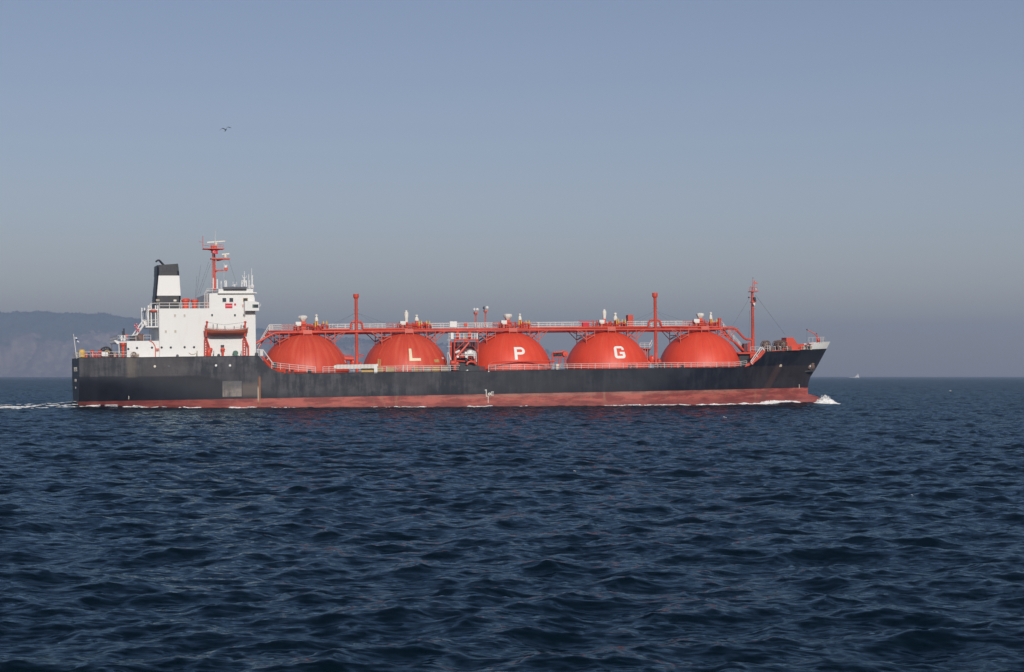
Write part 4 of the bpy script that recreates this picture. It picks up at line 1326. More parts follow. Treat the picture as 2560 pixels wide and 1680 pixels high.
# boat davits
dv = empty('boat_davits', parent=ship)
YD = -9.45
def davit(pxs, lean):
    mb = MB()
    a0, a1 = pxs
    for px in (a0, a1):
        mb.tube([P(px, 892, YD), P(px, 845, YD)], .10, 6)
    for k in range(7):
        py = 889 - k * 6.4; mb.tube([P(a0, py, YD), P(a1, py, YD)], .055, 5)
    c0, c1, c2 = lean
    mb.tube([P(c0, 892, YD), P(c0 - .5, 866, YD), P(a1 - 1, 848, YD), P(a0 + 1, 838, YD)], .13, 6)
    sub('davit_frame', mb, 'red', dv)
    mb = MB()
    mb.tube([P(c1, 842, YD - .5), P(c1 + .3, 822, YD - .65), P(c2, 806, YD - .85), P(c2 + .3, 804, YD - .85)], .17, 7, r2=.14)
    mb.blob(P(c2 + .1, 805, YD - .85), .24, .2, .2, 3, 8, .05)
    sub('davit_arm', mb, 'dark_red' if False else 'red', dv)
davit((511.8, 517.8), (523.5, 515.3, 517.4))
davit((608.2, 614.8), (621.5, 612.0, 613.0))
mb = MB(); mb.blob(P(522, 884, -9.4), .42, .4, .95, 3, 10, .12); mb.blob(P(527, 874, -9.4), .35, .3, .35, 4, 9, .1); sub('davit_winch', mb, 'red', dv, True)
mb = MB(); mb.tube([P(520, 806, YD - .85), P(560, 812, YD - .8), P(611, 806, YD - .85)], .02, 4); sub('span_wire', mb, 'wire', dv)
# deck fittings abreast of the house
mb = MB(); mb.tube([P(557, 892, -9.3), P(557, 876, -9.3)], .2, 8); mb.blob(P(557.5, 874, -9.3), .38, .3, .3, 5, 9, .1); mb.box(P(552, 870, -9.3)[0], P(561, 870, -9.3)[0], -9.5, -9.1, P(556, 873, -9.3)[2], P(556, 869.5, -9.3)[2]); sub('fire_monitor', mb, 'red', ship)
mb = MB(); x, z = S(588.7, 882.8, -9.6); mb.lathe([(.45, -.25), (.45, -.2), (.2, -.19), (.2, .19), (.45, .2), (.45, .25)], (x, -9.6, z), 18, 0, 'y'); mb.box(x - .4, x + .5, -9.8, -9.4, Z_POOP - .1, z - .35); sub('hose_reel', mb, 'green', ship)
for px0, px1, py0, mt, nm in [(543.5, 550, 884.5, 'dark_grey', 'locker'), (440.5, 446.5, 886, 'grey', 'fairlead'), (638, 645, 881, 'dark_grey', 'fairlead')]:
    mb = MB(); (x0, z1), (x1, _) = S(px0, py0, -9.8), S(px1, py0, -9.8); mb.box(x0, x1, -10.1, -9.5, ztop(x0) - .05, z1 - .12); mb.box(x0 + .08, x1 - .08, -10.0, -9.6, z1 - .12, z1); sub(nm, mb, mt, ship)
mb = MB(); mb.box(P(492, 880, -9.8)[0], P(493.8, 880, -9.8)[0], -9.9, -9.6, Z_POOP, P(492, 877, -9.8)[2]); mb.tube([P(472, 882, -8.78), P(478, 886, -8.78), P(486, 885.5, -8.78), P(489, 883, -8.78)], .05, 5); sub('rope_coil', mb, 'tan', ship)
for px in (534.5, 603):
    mb = MB(); mb.tube([P(px, 892, -9.9), P(px, 877, -9.9)], .06, 5); sub('stanchion', mb, 'grey', ship)
# ------------------------------------------------------------------ catwalk and cargo pipes over the domes
cw = empty('catwalk', parent=ship)
def zline(px, py, y):
    return S(px, py, y)
x_c0 = S(672, 826, -1.7)[0]; x_c1 = S(1802, 818, -1.7)[0]
zc0 = S(680, 827.5, -1.7)[1]; zc1 = S(1790, 816.5, -1.7)[1]
def zcat(x):
    return zc0 + (zc1 - zc0) * (x - x_c0) / (x_c1 - x_c0)
mb = MB()
for s in (-1, 1):
    for dz, t in ((-.05, .10), (-.62, .07)):
        mb.tube([(x_c0, s * 1.75, zcat(x_c0) + dz), (x_c1, s * 1.75, zcat(x_c1) + dz)], t, 5)
mb.add([(x_c0, -1.75, zcat(x_c0)), (x_c1, -1.75, zcat(x_c1)), (x_c1, 1.75, zcat(x_c1)), (x_c0, 1.75, zcat(x_c0)),
        (x_c0, -1.75, zcat(x_c0) - .05), (x_c1, -1.75, zcat(x_c1) - .05), (x_c1, 1.75, zcat(x_c1) - .05), (x_c0, 1.75, zcat(x_c0) - .05)],
       [(0, 1, 2, 3), (7, 6, 5, 4), (0, 4, 5, 1), (2, 6, 7, 3), (1, 5, 6, 2), (0, 3, 7, 4)])
for x in np.arange(x_c0, x_c1, 2.6):
    mb.tube([(x, -1.75, zcat(x) - .62), (x, 1.75, zcat(x) - .62)], .05, 4)
sub('walkway', mb, 'red', cw)
def cat_rail(px0, px1, mat_, h=1.12, y=-1.65, step=1.6):
    x0, x1 = S(px0, 820, y)[0], S(px1, 820, y)[0]
    mb = MB(); rail(mb, [(x0, y, zcat(x0)), (x1, y, zcat(x1))], h=h, step=step, bars=2 if mat_ == 'red' else 3, rp=.05, rb=.048)
    sub('walkway_railing', mb, mat_, cw)
cat_rail(673, 704, 'rail_white'); cat_rail(704, 738, 'pink_red'); cat_rail(823, 965, 'rail_white'); cat_rail(965, 998, 'pink_red')
cat_rail(1080, 1232, 'rail_white'); cat_rail(1232, 1252, 'pink_red'); cat_rail(1327, 1448, 'rail_white'); cat_rail(1448, 1500, 'pink_red')
cat_rail(1568, 1710, 'rail_white'); cat_rail(1708, 1735, 'pink_red')
cat_rail(673, 1800, 'rail_white', y=1.65, step=2.3)

def pipe(name, pts, r, mat_='red', n=9, parent=ship):
    mb = MB(); mb.tube(pts, r, n); return sub(name, mb, mat_, parent, True)
# lower liquid line along the starboard edge
YL = -2.55
pipe('cargo_pipe', [P(640, 857.5, YL), P(655, 850, YL), P(672, 840, YL), P(686, 833, YL), P(700, 832, YL), P(761, 830.6, YL), P(916, 828.8, YL), P(1085, 827, YL), P(1266, 825.8, YL), P(1508, 823.9, YL), P(1750, 823.5, YL), P(1806, 822.2, YL)], .20)
# upper vapour line with loops over the vent masts
YU = -2.0
up = [(805, 825), (860, 824.6), (874, 824.3), (876.8, 822), (877.6, 810), (879.5, 806.2), (884, 805.2), (898, 805.2), (902.5, 806.2), (905, 810), (906.5, 821), (909, 823.6), (1005, 823.2), (1020, 823)]
pipe('vapour_pipe', [P(a, b_ - .6, YU) for a, b_ in up], .185)
up = [(1322, 820.6), (1480, 818.4), (1600, 817.6), (1618, 817.2), (1621.5, 815), (1622.4, 804), (1625, 801.2), (1630, 800.5), (1645, 800.5), (1649, 802), (1651, 806), (1653, 814), (1656, 817), (1740, 817), (1795, 817)]
pipe('vapour_pipe', [P(a, b_, YU) for a, b_ in up], .185)
pipe('vapour_pipe', [P(a, b_, YU) for a, b_ in [(1022, 823), (1100, 823), (1320, 821)]], .12)
pipe('vapour_pipe', [P(a, b_, -2.2) for a, b_ in [(1800, 820), (1828, 819.5), (1836, 821), (1842, 826), (1860, 845), (1866, 848.5), (1876, 849), (1880, 851), (1881.5, 856), (1881.5, 874)]], .22)
pipe('cargo_pipe', [P(a, b_, -2.4) for a, b_ in [(1808, 828), (1822, 846), (1840, 858), (1862, 878), (1872, 881), (1895, 882)]], .2)
# thinner return lines under the walkway
for y, dy in ((-.6, 4.5), (.8, 5.5), (2.3, 0)):
    pipe('return_pipe', [P(690, 830 + dy, y), P(1790, 822 + dy, y)], .10, 'red', 6)

# bracket trestles standing on each dome
def trestle(k, parent):
    x, zt = DOMES[k]
    def sph(xx, y):
        q = R_DOME ** 2 - (xx - x) ** 2 - y * y
        return zt - R_DOME + math.sqrt(max(0.2, q)) - .05
    for s in (-1, 1):
        for d in (-1, 1):
            mb = MB()
            y = s * 2.7
            zb = zcat(x) - .25
            xo, xi = x + d * 5.0, x + d * 3.3
            zo, zi = sph(xo, y), sph(xi, y)
            mb.tube([(xo, y, zb), (xo, y, zo)], .085, 5)
            mb.tube([(xi, y, zb), (xi, y, zi)], .085, 5)
            zh_ = zi + .45
            mb.tube([(xo, y, zh_), (xi, y, zh_)], .075, 5)
            mb.tube([(xo, y, zo + .75), (xi, y, zh_)], .085, 5)
            mb.tube([(xo, y, zo + .75), (xo + d * 2.0, y, zb)], .085, 5)
            mb.tube([(xo, y, zh_ + .35), (xo + d * 2.0, y, zb)], .07, 5)
            sub('bracket', mb, 'pink_red' if s < 0 else 'red', parent)
        mb = MB()
        for d in (-1, 1):
            mb.tube([(x + d * .75 + .1, s * 2.75, zcat(x) - .55), (x + d * .75 + .1, s * 2.75, sph(x + d * .75, 2.75))], .075, 5)
        mb.tube([(x - .65, s * 2.75, zcat(x) - .62), (x + .85, s * 2.75, zcat(x) - .62)], .06, 5)
        sub('saddle_frame', mb, 'pink_red', parent)
    for d in (-1, 1):
        mb = MB()
        for xo in (x + d * 5.0, x + d * 3.3):
            mb.tube([(xo, -2.7, zcat(x) - .3), (xo, 2.7, zcat(x) - .3)], .08, 5)
        mb.tube([(x + d * 5, -2.7, sph(x + d * 5, 2.7) + .8), (x + d * 3.3, 0, zcat(x) - .35)], .06, 5)
        mb.tube([(x + d * 5, 2.7, sph(x + d * 5, 2.7) + .8), (x + d * 3.3, 0, zcat(x) - .35)], .06, 5)
        mb.tube([(x + d * 7, -1.7, zcat(x) - .6), (x + d * 5, 1.7, zcat(x) - .6)], .05, 4)
        mb.tube([(x + d * 7, 1.7, zcat(x) - .6), (x + d * 5, -1.7, zcat(x) - .6)], .05, 4)
        sub('cross_beam', mb, 'red', parent)
for k in range(5):
    t = empty('trestle', parent=ship)
    trestle(k, t)

# valve gear on top of every dome
def cover_flared(mb, px, py0, py1, w_, y, seed):
    x, zt = S(px, py0, y); zb = S(px, py1, y)[1]; h = zt - zb
    r = w_ / 13.8 / 2
    n = 14; rnd = random.Random(seed)
    prof = [(r * .46, 0), (r * .62, h * .15), (r * .9, h * .40), (r * 1.04, h * .62), (r * 1.0, h * .84), (r * .78, h * .96), (r * .3, h)]
    v, f = [], []
    for i, (q, hh) in enumerate(prof):
        for j in range(n):
            a = 2 * math.pi * j / n
            k = 1 + .08 * math.sin(j * 2.9 + seed) + rnd.uniform(-.04, .04)
            v.append((x + q * k * math.cos(a), y + q * k * math.sin(a), zb + hh))
    for i in range(len(prof) - 1):
        for j in range(n):
            f.append((i * n + j, i * n + (j + 1) % n, (i + 1) * n + (j + 1) % n, (i + 1) * n + j))
    f.append(tuple((len(prof) - 1) * n + j for j in range(n)))
    mb.add(v, f)

def gear(k, g):
    root = empty('valve_gear', parent=ship)
    yg = -1.0
    for i, c in enumerate(g['covers']):
        px, py0, py1, w_, kind = c
        mb = MB()
        if kind == 'flare':
            cover_flared(mb, px, py0, py1, w_, yg, k * 7 + i)
        elif kind == 'tall':
            x, zt = S(px, py0, yg); zb = S(px, py1, yg)[1]; r = w_ / 27.6
            h = zt - zb
            mb.lathe([(r * .75, 0), (r * .8, h * .3), (r, h * .6), (r * .95, h * .78), (r * .55, h * .86), (r * .6, h * .93), (r * .35, h)], (x, yg, zb), 11)
        else:
            x, zt = S(px, py0, yg); zb = S(px, py1, yg)[1]; r = w_ / 27.6
            h = zt - zb
            mb.lathe([(r, 0), (r * 1.05, h * .25), (r * .8, h * .5), (r * .42, h * .66), (r * .75, h * .78), (r * .8, h * .9), (r * .5, h)], (x, yg, zb), 11)
        sub('canvas_cover', mb, 'canvas', root, True)
        mb = MB(); x, zb = S(px, py1, yg); r = w_ / 27.6 * .55
        mb.box(x - r, x + r, yg - r, yg + r, zcat(x) - .3, zb + .03); mb.box(x - r * 1.5, x + r * 1.5, yg - r * 1.5, yg + r * 1.5, zcat(x) + .35, zcat(x) + .45)
        sub('valve_body', mb, 'red', root)
    (px0, px1, py0, py1) = g['box']
    (x0, z1), (x1, z0) = S(px0, py0, -2.1), S(px1, py1, -2.1)
    mb = MB(); mb.box(x0, x1, -2.3, -1.7, z0 + .14, z1, 0); mb.box(x0 + .2, x1 - .03, -2.28, -1.72, z0 - .08, z0 + .13, 1); mb.tube([((x0 + x1) / 2, -2, z0 - .08), ((x0 + x1) / 2, -2, zcat(x0))], .25, 7, 2)
    sub('instrument_box', mb, ['white', 'cream', 'pink_red'], root)
    for i, (px, py0, py1, w_) in enumerate(g['yellow']):
        mb = MB(); x, zt = S(px, py0, -1.9); zb = S(px, py1, -1.9)[1]; r = w_ / 27.6
        mb.lathe([(r, zb), (r, zb + (zt - zb) * .6), (r * .45, zb + (zt - zb) * .8), (r * .2, zt)], (x, -1.9, 0), 8)
        sub('relief_valve', mb, 'yellow', root, True)
        mb = MB(); mb.tube([(x, -1.9, zb), (x, -1.9, zcat(x) - .1)], .12, 6); mb.tube([(x - .35, -1.9, zb - .12), (x + .35, -1.9, zb - .12)], .07, 5); sub('valve_riser', mb, 'red', root)
    # small manifold of flanged pipes behind
    rnd = random.Random(50 + k)
    mb = MB()
    x0, x1 = S(g['span'][0], 820, -1.4)[0], S(g['span'][1], 820, -1.4)[0]
    for i in range(34):
        x = rnd.uniform(x0, x1); y = rnd.uniform(-1.5, 1.3); h = rnd.uniform(.5, 1.45)
        mb.tube([(x, y, zcat(x)), (x, y, zcat(x) + h)], rnd.uniform(.05, .12), 6)
        if i % 2:
            mb.lathe([(.17, -.05), (.17, .05)], (x, y, zcat(x) + h * .7), 8)
        if i % 3 == 0:
            x2 = x + rnd.uniform(-1.3, 1.3); mb.tube([(x, y, zcat(x) + h * .9), (x2, y, zcat(x) + h * .9), (x2, y, zcat(x))], .07, 6)
    for i in range(9):
        x = rnd.uniform(x0, x1); z = zcat(x) + rnd.uniform(.25, 1.2)
        mb.tube([(x - rnd.uniform(.5, 1.5), -1.55, z), (x + rnd.uniform(.5, 1.5), -1.55, z)], .06, 5)
    sub('manifold', mb, 'red', root)
    mb = MB()
    for i in range(3):
        x = rnd.uniform(x0 + 1, x1); mb.blob((x, -1.2, zcat(x) + .35), .3, .3, .35, i, 8, .15)
    sub('pump_motor', mb, 'dark_red', root, True)
    x = DOMES[k][0]
    mb = MB(); mb.box(x - .75, x + .85, -2.82, -2.77, zcat(x) - .55, zcat(x) + .12); sub('name_plate', mb, 'pink_red', root)
gear(0, dict(covers=[(757.6, 788.6, 803.5, 21, 'flare'), (791, 786, 803, 9, 'valve')], box=(738.5, 752.5, 804.5, 813.5), yellow=[(788.5, 802, 817, 3.6), (793.5, 802, 813, 3.4), (808.5, 802, 810, 4), (816.5, 801, 811, 4)], span=(738, 822)))
gear(1, dict(covers=[(1015.5, 775.8, 805, 11.5, 'tall'), (1041.5, 787, 802, 11, 'valve')], box=(1000, 1014, 803, 811), yellow=[(1047.5, 800, 814, 3.2), (1053.5, 800, 811, 3.2), (1066.5, 801, 809, 3.4), (1074, 801, 811, 3.4)], span=(998, 1080)))
gear(2, dict(covers=[(1269, 784.6, 799.5, 21, 'flare'), (1299.5, 784, 800, 9, 'valve')], box=(1252.5, 1266.5, 801, 809.5), yellow=[(1297.5, 799, 812, 3.4), (1303, 799, 809, 3.4), (1315, 799.5, 808, 3.4), (1322.8, 799.5, 809, 3.4)], span=(1250, 1328)))
gear(3, dict(covers=[(1510.5, 773.5, 797, 11.5, 'tall'), (1538, 782, 801, 11, 'valve')], box=(1497.7, 1510.5, 799.5, 808), yellow=[(1541.5, 795, 810, 3.4), (1546.5, 795, 808, 3.2), (1555.5, 797, 806, 3.4), (1563, 797, 808, 3.6)], span=(1490, 1570)))
gear(4, dict(covers=[(1750.3, 782.5, 796, 19, 'flare'), (1776.5, 780.5, 798, 9, 'valve')], box=(1734, 1748, 797.5, 806.5), yellow=[(1777, 796, 808, 3.2), (1781, 796, 806, 3.2), (1791, 796, 805, 3.2)], span=(1732, 1800)))
# tall red cabinet and standpipe
(x0, z1), (x1, z0) = S(1570, 788, -1.6), S(1583.5, 815.5, -1.6)
mb = MB(); mb.box(x0, x1, -1.6, -.5, z0, z1); mb.box(x0 - .02, x1 + .02, -1.62, -.48, z1, z1 + .05); sub('cabinet', mb, 'red', ship)
mb = MB(); mb.tube([P(1798.5, 820, -1.8), P(1798.5, 797, -1.8)], .28, 10); mb.lathe([(.33, -.1), (.33, .15)], P(1798.5, 797, -1.8), 12); sub('standpipe', mb, 'red', ship, True)
(x0, z1), (x1, z0) = S(1124, 803.5, -1.8), S(1142, 818, -1.8)
mb = MB(); mb.box(x0, x1, -1.95, -1.75, z0, z1); sub('catwalk_board', mb, 'white', cw)
(x0, z1), (x1, z0) = S(1160, 808, -1.8), S(1168, 816, -1.8)
mb = MB(); mb.box(x0, x1, -1.95, -1.75, z0, z1); sub('catwalk_board', mb, 'red', cw)
(x0, z1), (x1, z0) = S(1457, 806, -1.8), S(1473, 816, -1.8)
mb = MB(); mb.box(x0, x1, -1.9, -1.2, z0, z1); mb.tube([P(1446, 802, -1.8), P(1482, 802.5, -1.8)], .05, 5); sub('catwalk_board', mb, 'flag_red', cw)
mb = MB()
for px in (1187, 1192, 1198, 1204, 1209, 1214, 1220): 
    mb.tube([P(px, 806, -1.9), P(px + random.Random(px).uniform(-3, 3), 818, -1.9)], .075, 5)
sub('catwalk_stays', mb, 'rail_white', cw)
# stairs from poop to catwalk and down to the main deck
st = empty('access_stairs', parent=ship)
mb = MB()
for y in (-1.6, -.6):
    mb.tube([P(646, 870, y), P(673.5, 827, y)], .13, 6)
for i in range(15):
    a, b_ = Vector(P(646, 870, -1.6)), Vector(P(673.5, 827, -1.6)); p = a.lerp(b_, i / 14); mb.box(p.x - .13, p.x + .13, -1.6, -.6, p.z - .03, p.z + .03)
mb.tube([P(660, 856, -1.6), P(680, 856, -1.6)], .05, 5); mb.tube([P(679, 832, -1.6), P(676, 862, -1.6)], .07, 5)
sub('stair_flight', mb, 'red', st)
mb = MB(); mb.tube([P(641.5, 865, -1.7), P(673, 812.5, -1.7), P(676, 811, -1.7)], .07, 5); mb.tube([P(646, 861, -1.7), P(674, 818, -1.7)], .05, 5)
for px, a, b_ in ((673.5, 812, 826), (677, 811, 826), (681, 811, 826), (661, 840, 846)): mb.tube([P(px, a, -1.7), P(px + 1, b_, -1.7)], .07, 5)
sub('stair_handrail', mb, 'rail_white', st)
mb = MB()
for y in (-10.1, -9.2):
    mb.tube([P(654, 891, y), P(678, 919, y)], .17, 6)
sub('stair_flight', mb, 'red', st)
mb = MB()
for px in (643, 647, 651, 655): mb.tube([P(px, 890, -10), P(px, 874.5, -10)], .11 if px > 650 else .07, 6)
mb.tube([P(642, 874.5, -10), P(657, 874, -10), P(684, 911.5, -10)], .10, 6); mb.prism([S(650, 875, -10), S(657, 876, -10), S(658, 889, -10), S(652, 889, -10)], -10.05, -9.95); mb.tube([P(667, 900, -10), P(671, 896, -10)], .07, 5)
sub('stair_handrail', mb, 'rail_white', st)
mb = MB(); mb.tube([P(643, 862, -3), P(648, 857, -3), P(651, 860, -3), P(643, 876, -3)], .06, 5); sub('deck_hook', mb, 'rail_white', st)
mb = MB()
fx0, fx1 = edge(1878, 903)[0], edge(1908, 872)[0]
za_, zb_ = ztop(fx0 - 1), S(1910, 869, -8.3)[1]
for y in (-8.9, -8.1):
    mb.tube([P(1880, 911, y), P(1911, 873, y)], .16, 6)
for i in range(11):
    p = Vector(P(1880, 911, -8.9)).lerp(Vector(P(1911, 873, -8.9)), i / 10); mb.box(p.x - .14, p.x + .14, -8.9, -8.1, p.z - .03, p.z + .03)
sub('stair_flight', mb, 'red', st)
mb = MB()
mb.tube([P(1876.5, 903.5, -9.0), P(1902, 867.5, -9.0)], .09, 6); mb.tube([P(1879, 906.5, -9.0), P(1905, 872, -9.0)], .065, 6)
for t in (0.0, .5, 1.0):
    a = Vector(P(1876.5, 903.5, -9.0)).lerp(Vector(P(1902, 867.5, -9.0)), t); b_ = Vector(P(1881, 911, -9.0)).lerp(Vector(P(1910, 875, -9.0)), t); mb.tube([a, b_], .07, 5)
mb.tube([P(1902, 867.5, -9), P(1911, 876, -9)], .09, 5); mb.tube([P(1906, 866.5, -9), P(1911, 876, -9)], .09, 5)
sub('stair_handrail', mb, 'rail_white', st)
mb = MB()
for y in (-1.7, -.8):
    mb.tube([P(1803, 803, y), P(1855, 862, y)], .055, 5); mb.tube([P(1806, 811, y), P(1854, 866, y)], .05, 5)
for t in (.1, .35, .6, .85):
    a = Vector(P(1803, 803, -1.7)).lerp(Vector(P(1855, 862, -1.7)), t); mb.tube([a, (a.x, a.y, a.z - 1.0)], .05, 5)
sub('stair_handrail', mb, 'rail_white', st)
mb = MB(); mb.tube([P(1808, 824, -1.3), P(1858, 882, -1.3)], .15, 6); mb.tube([P(1808, 824, -.4), P(1858, 882, -.4)], .15, 6); sub('stair_flight', mb, 'dark_red', st)
mb = MB(); mb.tube([P(1830, 861, -3.4), P(1846, 879, -3.4), P(1852, 880, -3.4)], .06, 5); sub('stair_handrail', mb, 'pink_red', st)

# vent masts
def vent_mast(px, py_cap0, py_cap1, py_base, y=-2.25):
    root = empty('vent_mast', parent=ship)
    x, zc_ = S(px, py_cap1, y); zt = S(px, py_cap0, y)[1]; zb = ztop(x) - .2
    mb = MB(); mb.tube([(x, y, zb), (x, y, zc_ + .1)], .285, 14); mb.lathe([(.31, -.05), (.31, .05)], (x, y, S(px, 865, y)[1]), 14); sub('mast_tube', mb, 'red', root, True)
    mb = MB(); mb.lathe([(.29, zc_ - .15), (.50, zc_ + .12), (.52, zc_ + .2), (.52, zt - .05), (.47, zt)], (x, y, 0), 16); sub('vent_head', mb, 'red', root, True)
    mb = MB()
    for s in (-.14, .14): mb.tube([(x + s + .03, y - .36, zb + 3.2), (x + s + .03, y - .36, zc_)], .028, 4)
    n = int((zc_ - zb - 3.2) / .33)
    for i in range(n): mb.tube([(x - .11, y - .36, zb + 3.3 + i * .33), (x + .17, y - .36, zb + 3.3 + i * .33)], .03, 4)
    sub('ladder', mb, 'pink_red', root)
    mb = MB()
    for (dx, dy, f0) in ((7.5, -4, .62), (-6.5, -4, .62), (7, 5, .62), (-6, 5, .62)):
        zz_ = zb + (zc_ - zb) * f0
        mb.tube([(x, y, zc_ - 2.6), (x + dx * .9, y + dy, zcat(x) + .2)], .012, 4)
    for s in (-.4, .4): mb.tube([(x + s, y, zc_ - 2.2), (x + s, y, zc_ - 2.05)], .04, 4)
    sub('stay', mb, 'wire', root)
    mb = MB(); mb.blob((x + .6, y - .1, zb + 1.5), .42, .5, .55, 4, 9, .1); mb.tube([(x - 2.6, y + .6, zb + 1.3), (x + .2, y + .6, zb + 1.3)], .42, 10); mb.blob((x - .75, y + .3, zb + 1.8), .45, .6, .9, 6, 10, .15); sub('mast_pump', mb, 'red', root, True)
vent_mast(890.2, 735, 745, 909)
vent_mast(1637.3, 732, 743, 904)
# deck drum and frames between the domes
mb = MB(); mb.tube([P(857, 887, -2), P(880, 887, -2)], .06, 5); mb.tube([P(857, 896, -2.2), P(884, 897, -2.2)], .42, 10); mb.tube([P(893, 884, -2), P(910, 889, -2)], .09, 6); mb.tube([P(893, 890, -2), P(908, 893, -2)], .06, 6); sub('deck_drum', mb, 'red', ship, True)

# accommodation ladder stowed on the rail
al = empty('accommodation_ladder', parent=ship)
x0, x1 = edge(841, 917)[0], edge(936, 917)[0]
ya = -HB + .05
z0, z1 = edge(890, 921.5)[1], edge(890, 911)[1]
mb = MB(); mb.box(x0, x1, ya, ya + .5, z0, z1 - .06); sub('ladder_frame', mb, 'tan', al)
tread = MB(); tread.box(-.085, .085, -.06, .03, 0, z1 - z0)
tm = tread.mesh('tread', 'white')
for i in range(27):
    o = bpy.data.objects.new('tread', tm); col.objects.link(o); o.parent = al
    o.location = (x0 + (x1 - x0) * (i + .5) / 27, ya - .02, z0)
mb = MB(); q0, q1 = edge(935, 911)[0], edge(943, 911)[0]; mb.box(q0, q1, ya - .06, ya + .5, Z_MAIN - .1, z1 - .02); mb.box(q1 - .1, q1 + .12, ya - .1, ya + .4, z1 - .4, z1 + .05); sub('ladder_post', mb, 'white', al)
mb = MB(); mb.lathe([(.3, 0), (.33, .15), (.3, .3)], (x0 - .12, ya + .1, z0 + .35), 10, 0, 'y'); sub('turntable', mb, 'cream', al)
# weathered yellow screens behind the rail
for (a, b_, mt) in [(905, 936, 'mustard'), (945, 960, 'mustard'), (966, 988, 'mustard'), (1031, 1038, 'tan'), (1040, 1048, 'mustard'), (1050, 1057, 'tan'), (1062, 1080, 'tan'), (1084, 1101, 'mustard'), (1104, 1124, 'tan')]:
    p0, p1 = edge(a, 920), edge(b_, 928)
    mb = MB(); mb.box(p0[0], p1[0], -9.9, -9.82, Z_MAIN - .05, Z_MAIN + .86); sub('rail_screen', mb, mt, ship)
mb = MB()
for px in (945.5, 950): mb.tube([P(px, 914, -9.6), P(px, 897.5, -9.6)], .11, 6)
sub('screen_post', mb, 'mustard', ship)
mb = MB()
for px in (1007.8, 1018.5): mb.tube([P(px, 929, -10.3), P(px, 912.5, -10.3)], .09, 6)
sub('gangway_post', mb, 'cream', ship)
mb = MB(); mb.blob(P(995, 923, -9.6), .55, .3, .35, 3, 9, .2); sub('rope_pile', mb, 'pink_red', ship, True)
mb = MB()
x, z = S(712, 918, -10); mb.tube([(x, -10, Z_MAIN - .1), (x, -10, z)], .16, 8); mb.tube([(x, -10, z), (x + .35, -10, z + .15)], .1, 6); sub('hydrant', mb, 'red', ship)
for px, py in ((774.5, 929), (1706, 917), (688, 913)):
    x, z = S(px, py, -10); mb = MB(); mb.blob((x, -9.9, z), .34, .3, .42 if px != 688 else .6, 5, 9, .12); mb.lathe([(.2, 0), (.34, .05), (.34, .2)], (x, -9.9, z - .62), 9); sub('roller_fairlead', mb, 'dark_grey', ship, True)
mb = MB()
for px in (718, 731, 1575, 1585, 1640, 1652, 1664, 1680):
    x = S(px, 925, -9.5)[0]; mb = MB(); mb.box(x - .2, x + .2, -9.6, -9.2, ztop(x) - .1, ztop(x) + .55); mb.lathe([(.26, 0), (.26, .1)], (x, -9.4, ztop(x) + .55), 9); sub('mooring_bitt', mb, 'dark_red' if px < 800 else 'rusty', ship)

# cargo manifold between the second and third domes
mf = empty('cargo_manifold', parent=ship)
YM = -7.4
def bar(mb, a, b_, r=.10, y=YM, n=6): mb.tube([P(a[0], a[1], y), P(b_[0], b_[1], y)], r, n)
mb = MB()
bar(mb, (1135.8, 913), (1135.8, 851), .11); bar(mb, (1195.2, 913), (1195.2, 851), .10); bar(mb, (1135, 849.6), (1196, 849.6), .17)
mb.prism([S(1135, 850, YM), S(1144, 850, YM), S(1137, 856, YM), S(1135, 858, YM)], YM - .08, YM + .08); mb.prism([S(1196, 850, YM), S(1187, 850, YM), S(1194, 856, YM), S(1196, 858, YM)], YM - .08, YM + .08)
bar(mb, (1137.5, 877), (1163, 853), .06); bar(mb, (1167, 852), (1173, 857), .06); bar(mb, (1181, 864), (1192, 876), .05)
mb.prism([S(1161, 850, YM), S(1169, 850, YM), S(1167, 855, YM), S(1163, 855, YM)], YM - .1, YM + .1)
mb.box(P(1191, 876, YM)[0], P(1196, 876, YM)[0], YM - .15, YM + .15, P(1193, 879, YM)[2], P(1193, 874, YM)[2])
sub('portal_frame', mb, 'red', mf)
mb = MB(); bar(mb, (1127.5, 900), (1127.5, 853), .17, -6.5, 8); sub('derrick_post', mb, 'red', mf, True)
for px, w_ in ((1144, .26), (1173.8, .28)):
    mb = MB(); bar(mb, (px, 850), (px, 829), w_, -5, 8); mb.lathe([(w_ * 1.35, -.12), (w_ * 1.35, .12)], P(px, 830, -5), 10); sub('manifold_riser', mb, 'red', mf, True)
mb = MB(); mb.tube([P(1139, 895, -8), P(1172, 857, -8)], .25, 9, r2=.16); mb.tube([P(1137, 927, -9.2), P(1138, 895, -8.2)], .30, 9); mb.lathe([(.42, -.3), (.42, .3)], P(1131, 907, -9), 12, 0, 'x'); mb.blob(P(1130.5, 908, -9), .42, .4, .5, 4, 9, .1); mb.blob(P(1143, 909, -9), .4, .3, .35, 5, 9, .1); sub('hose_derrick', mb, 'red', mf, True)
mb = MB(); mb.box(P(1125.5, 832, -7.2)[0], P(1132.8, 832, -7.2)[0], -7.5, -6.9, P(1129, 847.5, -7.2)[2], P(1129, 832, -7.2)[2]); sub('manifold_locker', mb, 'white', mf)
mb = MB()
for px in (1149.5, 1159.5, 1179.5, 1187, 1192.8): bar(mb, (px, 848.5), (px, 832.5), .10 if px < 1190 else .19, -7, 6)
for py in (833.5, 841): bar(mb, (1120, py), (1195, py - .6), .055, -7, 5)
sub('manifold_platform_rail', mb, 'rail_white', mf)
mb = MB(); bar(mb, (1164.4, 852), (1164.4, 836), .08, -7.2); sub('gauge_pipe', mb, 'yellow', mf)
mb = MB()
for px, dz in ((1122.5, 0), (1118.5, 2)): bar(mb, (px, 912), (px, 832 + dz * 24), .045, -7.5, 5)
for py in (850, 866): bar(mb, (1117.5, py), (1128, py), .045, -7.5, 5)
